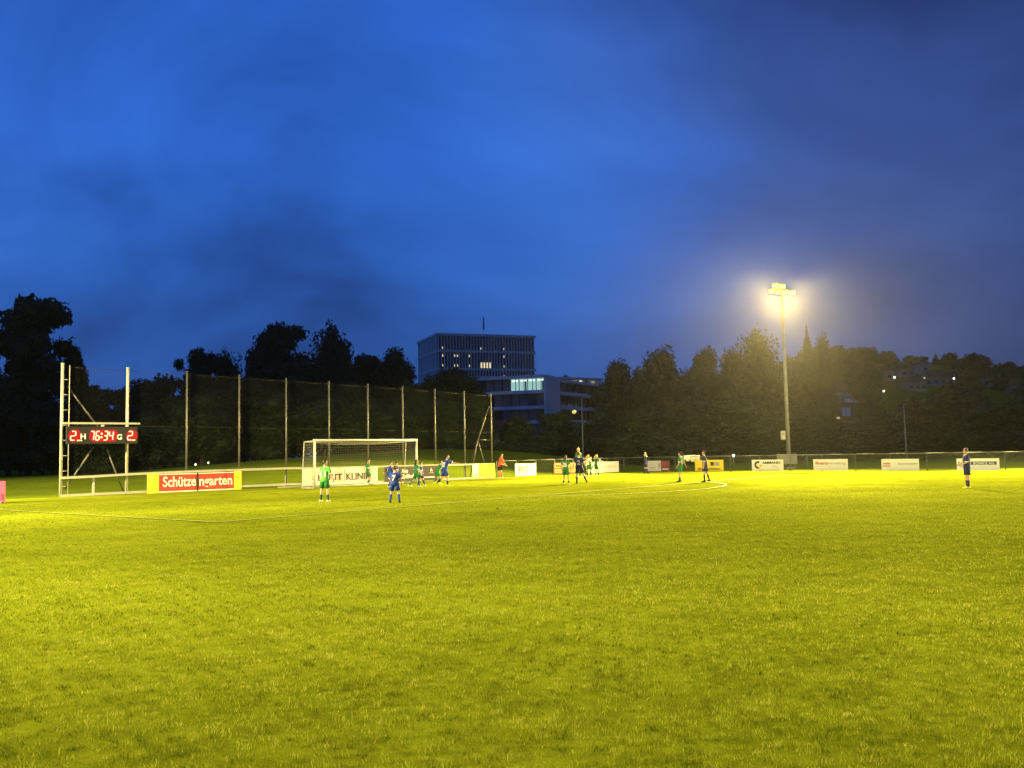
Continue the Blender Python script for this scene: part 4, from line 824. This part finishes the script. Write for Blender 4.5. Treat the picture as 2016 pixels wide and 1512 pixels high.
RIGHT = [(1214, 715, 52, 124, 'round', 'broad tree beside the white apartment block with lights shining through'), (1304, 690, 50, 116, 'dome', 'tall full-crowned tree beyond the half red board'), (1258, 728, 30, 120, 'round', None), (1392, 690, 46, 122, 'round', None), (1440, 692, 40, 124, 'round', None), (1488, 654, 50, 118, 'dome', 'tall pointed tree lit by the floodlight beside the mast'),
 (1588, 660, 25, 150, 'conifer', 'slender pointed spruce beside the mast'), (1619, 664, 21, 150, 'dome', 'tall narrow round-topped tree beside the slender spruce'), (1552, 722, 10, 165, 'conifer', 'small spruce seen behind the mast'), (1565, 726, 10, 166, 'conifer', 'small spruce seen behind the mast'), (1530, 735, 30, 130, 'round', None), (1575, 755, 42, 130, 'round', None),
 (1350, 790, 82, 100, 'round', None), (1250, 810, 66, 99, 'round', None), (1180, 815, 42, 102, 'round', None), (1450, 785, 82, 101, 'round', None), (1545, 800, 66, 106, 'round', None), (1640, 836, 62, 110, 'round', None), (1730, 815, 72, 112, 'round', None), (1830, 795, 76, 116, 'round', None), (1930, 800, 76, 116, 'round', None), (2030, 785, 70, 114, 'round', None), (2110, 770, 70, 118, 'round', None), (1690, 850, 62, 104, 'round', None), (1790, 850, 66, 104, 'round', None), (1890, 850, 66, 104, 'round', None), (1990, 850, 66, 104, 'round', None), (1590, 850, 56, 104, 'round', None), (1490, 850, 60, 100, 'round', None), (1400, 855, 60, 98, 'round', None), (1300, 855, 60, 97, 'round', None), (1215, 860, 50, 97, 'round', None), (2080, 850, 60, 104, 'round', None)]
for (px, pt, hf, d, kd, lab) in RIGHT:
    tree(px, pt, hf, d, kd, lab or 'dark leafy tree in the belt beyond the side fence', gR, -.03)
rr = random.Random(5)
CR = [(1668, 712, 22, 'far_round'), (1722, 689, 8, 'far_conifer'), (1738, 700, 18, 'far_dome'), (1760, 697, 10, 'far_conifer'), (1790, 700, 16, 'far_round'), (1815, 702, 13, 'far_round'), (1842, 697, 9, 'far_conifer'), (1862, 706, 18, 'far_dome'), (1890, 710, 20, 'far_round'), (1925, 718, 14, 'far_round'), (1968, 718, 16, 'far_dome'), (1984, 712, 10, 'far_conifer'), (2005, 722, 18, 'far_round'), (2040, 730, 22, 'far_round'), (1700, 704, 18, 'far_round'), (2080, 735, 24, 'far_round')]
for (px, pt, hf, kd) in CR:
    q = hill_pt(px, 1.0); tree(px, pt, hf, math.hypot(q.x, q.y)*math.cos(math.atan2(q.x, q.y)), kd, {'far_conifer': 'pointed conifer standing out on the crest of the hill', 'far_dome': 'domed tree standing out on the crest of the hill', 'far_round': 'bushy tree on the crest of the hill'}[kd], gH, q.z-.5)
for k in range(190):
    px = rr.uniform(1480, 2130); s = rr.uniform(.05, .95); q = hill_pt(px, s); h = rr.uniform(6, 11)*(1 if s < .75 else .75)
    HP = ((1742, 741), (1788, 735), (1823, 727), (1807, 762), (1850, 752), (1895, 745), (1950, 754), (2005, 768), (1652, 795), (1761, 743), (1740, 770), (1878, 745))
    dd_ = q.x*0+q.y; tz = FPX*h/dd_; by = 0
    for yy in range(690, 900, 2):
        if atd(px, yy, dd_).z < q.z: by = yy; break
    if any(abs(px-hx) < 22 and by-tz < hy+4 and by > hy-12 for hx, hy in HP): continue
    kd = rr.choice(('far_round', 'far_round', 'far_dome', 'far_conifer')); cm, tm, ext = PROTO[kd][k % 2]
    r = empty('conifer_tree' if 'con' in kd else 'deciduous_tree', (q.x, q.y, q.z-.4), rr.uniform(0, 6.28), 'dark conifer growing on the slope of the wooded hill' if 'con' in kd else 'dark leafy tree growing on the slope of the wooded hill', 'tree', gH)
    w = h*(.18 if 'con' in kd else .42); r.scale = (w/ext[0], w/ext[0], h/ext[1])
    for nm, me in (('trunk', tm), ('crown', cm)):
        o = bpy.data.objects.new(nm, me); C.objects.link(o); o.parent = r
# ------------------------------------------------------------------ buildings
M_CONC = mat('pale_concrete', (.62, .62, .60), .85, var=.12, scale=.3); M_WALL = mat('white_render', (.78, .78, .75), .9, var=.08, scale=.2); M_GLASS = mat('dark_glass', (.020, .026, .038), .15, var=.2, scale=.3, spec=.5)
M_SHADE = mat('blind_grey', (.17, .175, .19), .8, var=.2, scale=.5); M_BROWN = mat('timber_cladding', (.07, .045, .03), .85, var=.3, scale=2)
M_LITW = mat('lit_window_warm', (.8, .7, .5), .5, emit=(1, .80, .42), es=.95); M_LITC = mat('lit_window_cool', (.7, .9, .8), .5, emit=(.55, .95, .80), es=.5); M_LITD = mat('lit_window_dim', (.5, .4, .3), .5, emit=(1, .8, .5), es=.22); M_TUBEL = mat('ceiling_lamp', (1, 1, 1), .5, emit=(.9, 1, .95), es=1.2)
class Face:
    """local frame of a facade: origin at its left foot, x along, z up, outward -n"""
    def __init__(s, A, B):
        s.A = Vector((A[0], A[1], 0)); e = Vector((B[0]-A[0], B[1]-A[1], 0)); s.w = e.length; s.x = e.normalized(); s.n = Vector((-s.x.y, s.x.x, 0)); s.rz = math.atan2(s.x.y, s.x.x)
    def box(s, name, x0, x1, z0, z1, y0, y1, parent, m, base):
        c = s.A+s.x*((x0+x1)/2)+s.n*((y0+y1)/2); return part_box(name, (c.x-base.x, c.y-base.y, (z0+z1)/2-base.z), (x1-x0, y1-y0, z1-z0), parent, m, s.rz)
    def fx(s, px, py): 
        q = on_line(px, py, s.A, s.A+s.x); return (q-s.A).dot(s.x)
    def z(s, px, py):
        q = on_line(px, py, s.A, s.A+s.x); return z_at(px, py, q)
# office tower
D0 = 260
c0_ = atd(862, 800, D0); c1_ = atd(1056, 800, D0*1.042); ex = Vector((c1_.x-c0_.x, c1_.y-c0_.y, 0)).normalized(); ey = Vector((-ex.y, ex.x, 0))
ft = Face(c0_, c1_); dep = 22.
lf = Face(Vector((c0_.x, c0_.y, 0))+ey*dep, c0_)
base = Vector((c0_.x, c0_.y, 0)); tw = empty('office_tower', base, 0, 'grey office tower with close vertical fins, three banded floors and a flag on its roof', 'building')
Zt = ft.z(862, 655.5); zs = [ft.z(862, y) for y in (690.5, 726, 742)]; H1 = Zt-zs[0]
ft.box('core', .3, ft.w-.3, 0, Zt-.6, .45, dep-.3, tw, M_SHADE, base)
ft.box('roof_slab', -.25, ft.w+.25, Zt-.7, Zt, -.25, dep+.25, tw, M_CONC, base)
for z in zs: ft.box('floor_band', -.15, ft.w+.15, z-.35, z+.35, -.18, dep+.15, tw, M_CONC, base)
rows = [(zs[0]+.35, Zt-.7), (zs[1]+.35, zs[0]-.35), (zs[2]+.35, zs[1]-.35), (0, zs[2]-.35)]
nf = 34; rr = random.Random(3)
fin_me = {}
for ri, (za, zb_) in enumerate(rows):
    for k in range(nf):
        x = (k+.5)/nf*ft.w
        ft.box('fin', x-.14, x+.14, za, zb_, -.12, .38, tw, M_CONC, base)
        if k < nf-1:
            lit = None; pxk = 862+(k+1)/nf*194
            if ri == 1 and 944 < pxk < 970: lit = M_LITW; 
            gl = ft.box('window', x+.16, x+ft.w/nf-.16, za, zb_, .39, .43, tw, M_GLASS, base)
            if lit: ft.box('lit_pane', x+.2, x+ft.w/nf-.2, za+.1, za+(zb_-za)*.38, .33, .37, gl, lit, base)
            elif (ri, k) in ((0, 1), (0, 14), (0, 22), (1, 1), (1, 5), (1, 14), (1, 22), (1, 6), (1, 10), (2, 1), (2, 22)):
                ft.box('lit_pane', x+.2, x+ft.w/nf*.55, za+(zb_-za)*.08, za+(zb_-za)*.22, .33, .37, gl, M_LITW, base)
                if ri == 1: ft.box('lit_pane', x+.3, x+ft.w/nf*.6, za+(zb_-za)*.72, za+(zb_-za)*.86, .33, .37, gl, M_LITW, base)
for ri, (za, zb_) in enumerate(rows):
    for k in range(26):
        x = (k+.5)/26*lf.w; lf.box('fin', x-.16, x+.16, za, zb_, -.06, .25, tw, M_CONC, base)
    lf.box('wall_panel', 0, lf.w, za, zb_, .18, .42, tw, M_SHADE, base)
qf = atd(951, 655, D0+6)-base
part_tube('flagpole', [(qf.x, qf.y, Zt-.2), (qf.x, qf.y, atd(951, 619, D0+6).z)], .05, tw, M_STEEL, 6)
bm = bmesh.new(); zt_ = atd(951, 624, D0+6).z
pts = [[bm.verts.new((qf.x+.08+.17*j+.05*math.sin(i), qf.y+.12*math.sin(j*2+i), zt_-i*.72-j*.3)) for j in range(3)] for i in range(6)]
for i in range(5):
    for j in range(2): bm.faces.new((pts[i][j], pts[i+1][j], pts[i+1][j+1], pts[i][j+1]))
bmo('flag', bm, tw, mat('flag_cloth', (.12, .03, .05), .8))
ft.box('roof_vent', ft.fx(988, 655), ft.fx(992, 655), Zt-.05, Zt+.5, 3, 3.6, tw, M_SHADE, base)
ft.box('roof_vent', ft.fx(1000, 655)-7, ft.fx(1000, 655), 0, zs[2]-1.2, -3, -.3, tw, M_CONC, base)
# white apartment block
c0_ = atd(1075, 800, 150); c1_ = atd(938, 800, 154); fa = Face(c1_, c0_); base = Vector((c0_.x, c0_.y, 0))
ab = empty('apartment_block', base, 0, 'white apartment block with open bands of balconies and a lit top floor', 'building')
Zt = fa.z(1075, 736.5); DP = 9.
lev = [fa.z(1075, y) for y in (770, 801, 830, 860)]
fa.box('core', .2, fa.w-.1, 0, Zt-.5, .9, DP-.1, ab, M_SHADE, base)
fa.box('roof_slab', -.1, fa.w+.05, Zt-.55, Zt, -.15, DP, ab, M_WALL, base)
sw = Face(c0_, Vector((c0_.x, c0_.y, 0))+fa.n*DP); sw.box('side_wall', 0, sw.w-.05, 0, Zt-.56, -.02, .3, ab, M_WALL, base)
fa.box('corner_wall', fa.w-.32, fa.w+.0, 0, Zt-.57, -.05, .9, ab, M_WALL, base)
for z in lev: fa.box('balcony_band', 0, fa.w-.34, z-.28, z+.28, -.05, .7, ab, M_WALL, base)
tops = [Zt-.55]+[z-.28 for z in lev]; bots = [z+.28 for z in lev]+[0]
for fi, (zt_, zb_) in enumerate(zip(tops, bots)):
    n_ = 8
    for k in range(n_):
        xa, xb = k/n_*(fa.w-.34), (k+1)/n_*(fa.w-.34); pxm = 938+(k+.5)/n_*137
        lit = fi == 0 and pxm > 1003
        w_ = fa.box('window', xa+.06, xb-.06, zb_+.02, zt_-.05, .72, .80, ab, M_LITC if lit else (M_SHADE if (k*7+fi*3) % 5 else M_GLASS), base)
        fa.box('frame', xa-.045, xa+.045, zb_, zt_, .64, .84, w_, M_GLASS, base)
        if lit:
            fa.box('ceiling_lamp', xa+.25, xb-.25, zt_-.40, zt_-.22, .66, .71, w_, M_TUBEL, base)
            fa.box('mullion', xa+(xb-xa)*.55, xa+(xb-xa)*.62, zb_, zt_, .62, .7, w_, M_SHADE, base)
            if k % 2: fa.box('curtain', xb-.45, xb-.2, zb_, zt_-.45, .60, .7, w_, M_SHADE, base)
# right wing
c2_ = atd(1098, 800, 158.5); c3_ = atd(1190, 800, 176); wi = Face(c2_, c3_); base = Vector((c2_.x, c2_.y, 0))
wg_ = empty('apartment_wing', base, 0, 'brown clad apartment wing with white balcony bands behind the white block', 'building')
Zw = wi.z(1098, 746); wi.box('core', 0, wi.w, 0, Zw-.4, .9, 9, wg_, M_BROWN, base); wi.box('roof_slab', -.1, wi.w+.1, Zw-.45, Zw, -.2, 9.2, wg_, M_WALL, base)
lw = [wi.z(1098, y) for y in (773, 801, 829, 857)]
for z in lw: wi.box('balcony_band', -.05, wi.w+.05, z-.35, z+.30, -.1, .85, wg_, M_WALL, base)
tp = [Zw-.45]+[z-.35 for z in lw]; bt = [z+.3 for z in lw]+[0]
for a_, b_ in zip(tp, bt):
    for k in range(7): wi.box('window', k/7*wi.w+.1, (k+.8)/7*wi.w, b_+.05, a_-.1, .84, .89, wg_, M_GLASS, base)
# penthouse building behind
c4_ = atd(1103, 800, 215); c5_ = atd(1186, 800, 222); pf = Face(c4_, c5_); base = Vector((c4_.x, c4_.y, 0)); ph = empty('penthouse_building', base, 0, 'pale flat-roofed house with two lit windows rising behind the apartment wing', 'building')
Zp = pf.z(1103, 742); pf.box('wall', 0, pf.w, 0, Zp-.4, .3, 9, ph, M_WALL, base); pf.box('roof_slab', -.3, pf.w+.3, Zp-.4, Zp, -.3, 9.3, ph, M_CONC, base)
for (xa, xb, m_) in ((1128, 1136, M_LITD), (1142, 1147, M_LITW), (1155, 1159, M_GLASS), (1165, 1172, M_LITD)):
    w_ = pf.box('window', pf.fx(xa, 750), pf.fx(xb, 750), Zp-1.9, Zp-.7, .22, .28, ph, m_, base); pf.box('sill', pf.fx(xa, 750)-.05, pf.fx(xb, 750)+.05, Zp-2.0, Zp-1.91, .16, .29, w_, M_CONC, base)
pf.box('chimney', pf.fx(1132, 740), pf.fx(1137, 740), Zp, Zp+.9, 4, 4.8, ph, M_SHADE, base)
def hill_depth(px, py):
    best = min((abs(z_at(px, py, hill_pt(px, k/80))-hill_pt(px, k/80).z), k) for k in range(2, 81)); return hill_pt(px, best[1]/80).y
# lit pavilion windows low between the trees
def lit_spot(px, py, d, w_, h_, m_, label, name='lit_house', wall=M_SHADE, roof=True, n=1):
    p_ = atd(px, py, d); A = Vector((p_.x-w_/2, p_.y, 0)); B = Vector((p_.x+w_/2, p_.y, 0)); f_ = Face(A, B); base = Vector((p_.x, p_.y, 0)); r = empty(name, base, 0, label, 'building')
    zt_ = p_.z+h_; f_.box('wall', 0, w_, max(-.1, p_.z-7), zt_, .1, 7, r, wall, base)
    bm = bmesh.new(); e_ = .5; z0 = zt_; z1 = zt_+w_*.28; q = [(-w_/2-e_, -e_, z0), (w_/2+e_, -e_, z0), (w_/2+e_, 7.5, z0), (-w_/2-e_, 7.5, z0), (-w_/4, 3.5, z1), (w_/4, 3.5, z1)]
    vs = [bm.verts.new(v) for v in q]
    for f2 in ((0, 1, 5, 4), (1, 2, 5), (2, 3, 4, 5), (3, 0, 4), (3, 2, 1, 0)): bm.faces.new([vs[i] for i in f2])
    bmo('roof', bm, r, mat('roof_tile', (.10, .045, .035), .9, var=.25, scale=1))
    for k in range(n):
        xw = w_*(k+.5)/n
        wdw = f_.box('window', xw-.55, xw+.55, p_.z-.6, p_.z+.5, .03, .07, r, m_, base); f_.box('frame', xw-.62, xw+.62, p_.z-.68, p_.z-.61, .0, .08, wdw, M_WALL, base)
    return r
for (px, py, d, w_, h_, m_, n_, lab) in ((1220, 796, 170, 9, 2.2, M_LITC, 4, 'house with white lit windows glinting through the broad tree'), (968+7, 870, 125, 6, 1.5, M_LITC, 2, 'low building with bluish lights behind the bank'),
    (1742, 741, 300, 11, 2.6, M_GLASS, 2, 'pale house high on the hill with a dark window'), (1788, 735, 330, 9, 2.4, M_GLASS, 2, 'small pale gabled house near the hill crest'), (1823, 727, 350, 7, 3, M_GLASS, 1, 'narrow pale house on the hill crest'), (1807, 762, 270, 9, 2.4, M_GLASS, 3, 'two-storey pale house on the mid slope'), (1850, 752, 290, 16, 2.0, M_GLASS, 4, 'long low pale house on the hill'), (1895, 745, 310, 11, 1.8, M_GLASS, 3, 'low pale house near the far shoulder of the hill'), (1950, 754, 320, 9, 2, M_GLASS, 2, 'small pale house on the far slope of the hill'), (2005, 768, 300, 8, 2, M_GLASS, 2, 'pale house at the lower end of the hill')):
    if px > 1700: d1 = hill_depth(px, py+9); w_, h_, d = w_*.6*d1/d, h_*.8*d1/d, d1
    lit_spot(px, py, d, w_, h_, m_, lab, 'hill_house' if px > 1700 else 'lit_house', mat('house_render', (.22, .22, .21), .9) if px > 1700 else M_SHADE, n=n_)
# half-timbered chalet
p_ = atd(1652, 795, 165); base = Vector((p_.x, p_.y, 0)); A = base+Vector((-3.4, 0, 0)); B = base+Vector((3.4, 0, 0)); f_ = Face(A, B)
ch = empty('chalet', base, 0, 'half-timbered chalet with a reddish gabled roof in front of the hill', 'building')
z0 = p_.z; f_.box('wall', 0, 6.8, -.1, z0+.2, .15, 9, ch, M_BROWN, base)
bm = bmesh.new(); g_ = [bm.verts.new(v) for v in ((-3.6, .1, z0+.2), (3.6, .1, z0+.2), (1.6, .1, z0+2.1), (-1.6, .1, z0+2.1))]; bm.faces.new(g_); bmo('gable', bm, ch, M_WALL)
for (xa, za, xb, zb_) in ((-3.0, .3, -1.2, 2.0), (3.0, .3, 1.2, 2.0), (-.9, .25, -.9, 2.1), (.9, .25, .9, 2.1), (-3.2, 1.1, 3.2, 1.1)):
    part_tube('timber', [(xa, .05, z0+za), (xb, .05, z0+zb_)], .10, ch, M_BROWN, 4)
bm = bmesh.new(); q = [(-5.2, -.7, z0-.1), (-1.8, -.7, z0+2.5), (1.8, -.7, z0+2.5), (5.2, -.7, z0-.1), (-9, 9.5, z0+.8), (-2.4, 4, z0+4.6), (2.4, 4, z0+4.6), (6.5, 9.5, z0+.8)]
vs = [bm.verts.new(v) for v in q]
for f2 in ((0, 1, 5, 4), (1, 2, 6, 5), (2, 3, 7, 6), (4, 5, 6, 7)): bm.faces.new([vs[i] for i in f2])
bmesh.ops.solidify(bm, geom=list(bm.faces), thickness=.15); bmo('roof', bm, ch, mat('roof_tile_red', (.16, .05, .04), .9, var=.25, scale=1.5))
for (x, zz, w_, h_, m_) in ((-3.0, -1.6, 1.1, 1.7, M_WALL), (1.2, -1.5, 1.6, 1.6, M_WALL), (0, .9, 1.3, 1.3, M_GLASS), (-1.3, -2.55, .7, .3, M_LITW), (-.3, -2.6, .6, .3, M_LITW)):
    w2 = f_.box('window', 3.4+x-w_/2, 3.4+x+w_/2, z0+zz-h_/2, z0+zz+h_/2, -.02, .04, ch, m_, base)
    f_.box('mullion', 3.4+x-.04, 3.4+x+.04, z0+zz-h_/2, z0+zz+h_/2, -.06, -.03, w2, M_BROWN, base)
# street lights seen as bright dots
for (px, py, d, sz, lab, col) in ((1444, 897, 92, .15, 'bright white lamp on a low post beyond the side fence', 0), (385, 914.5, 78, .11, 'greenish ground lamp on the bank seen through the net', 1), (410, 911, 80, .10, 'second greenish ground lamp on the bank seen through the net', 1), (1761, 743, 240, .30, 'warm street lamp on the hill beside the pale houses', 0), (1740, 770, 230, .28, 'white street lamp on the lower slope of the hill', 0), (1878, 745, 240, .28, 'street lamp near the long low house', 0), (1820, 744, 240, .16, 'faint street lamp between the hill houses', 0)):
    if d > 200: d1 = hill_depth(px, py+26); sz = sz*d1/d; d = d1
    p_ = atd(px, py, d); r = empty('street_lamp', (p_.x, p_.y, (max(0, p_.z-1.2) if d < 100 else z_at(px, py+26, p_))), 0, lab, 'lamp')
    hz_ = p_.z-r.location.z
    part_tube('pole', [(0, .06, -.3), (0, .06, hz_)], .04, r, M_STEEL, 6)
    bm = bmesh.new(); ball(bm, (0, 0, hz_), (sz, sz*.6, sz), 12, 8); bmo('lamp_globe', bm, r, mat('lamp_globe_%d' % col, (1, 1, 1), .4, emit=((.95, 1, .95) if col == 0 else (.55, .9, .45)), es=2.5 if col == 0 else 1.0), True)
# ------------------------------------------------------------------ haze
bm = bmesh.new(); bmesh.ops.create_cube(bm, size=1, matrix=Matrix.Translation((0, 1150, 58)) @ Matrix.Diagonal((5600, 4000, 122, 1)))
HZ = bpy.data.materials.new('damp_air'); HZ.use_nodes = True; t = HZ.node_tree; t.nodes.remove(t.nodes['Principled BSDF'])
pv = nd(t, 'ShaderNodeVolumePrincipled'); pv.inputs['Density'].default_value = 0.00010; pv.inputs['Color'].default_value = (.9, .9, .9, 1); pv.inputs['Anisotropy'].default_value = .86
t.links.new(pv.outputs[0], t.nodes['Material Output'].inputs['Volume'])
hz = bmo('haze', bm, None, HZ); tag(hz, kind='stuff')
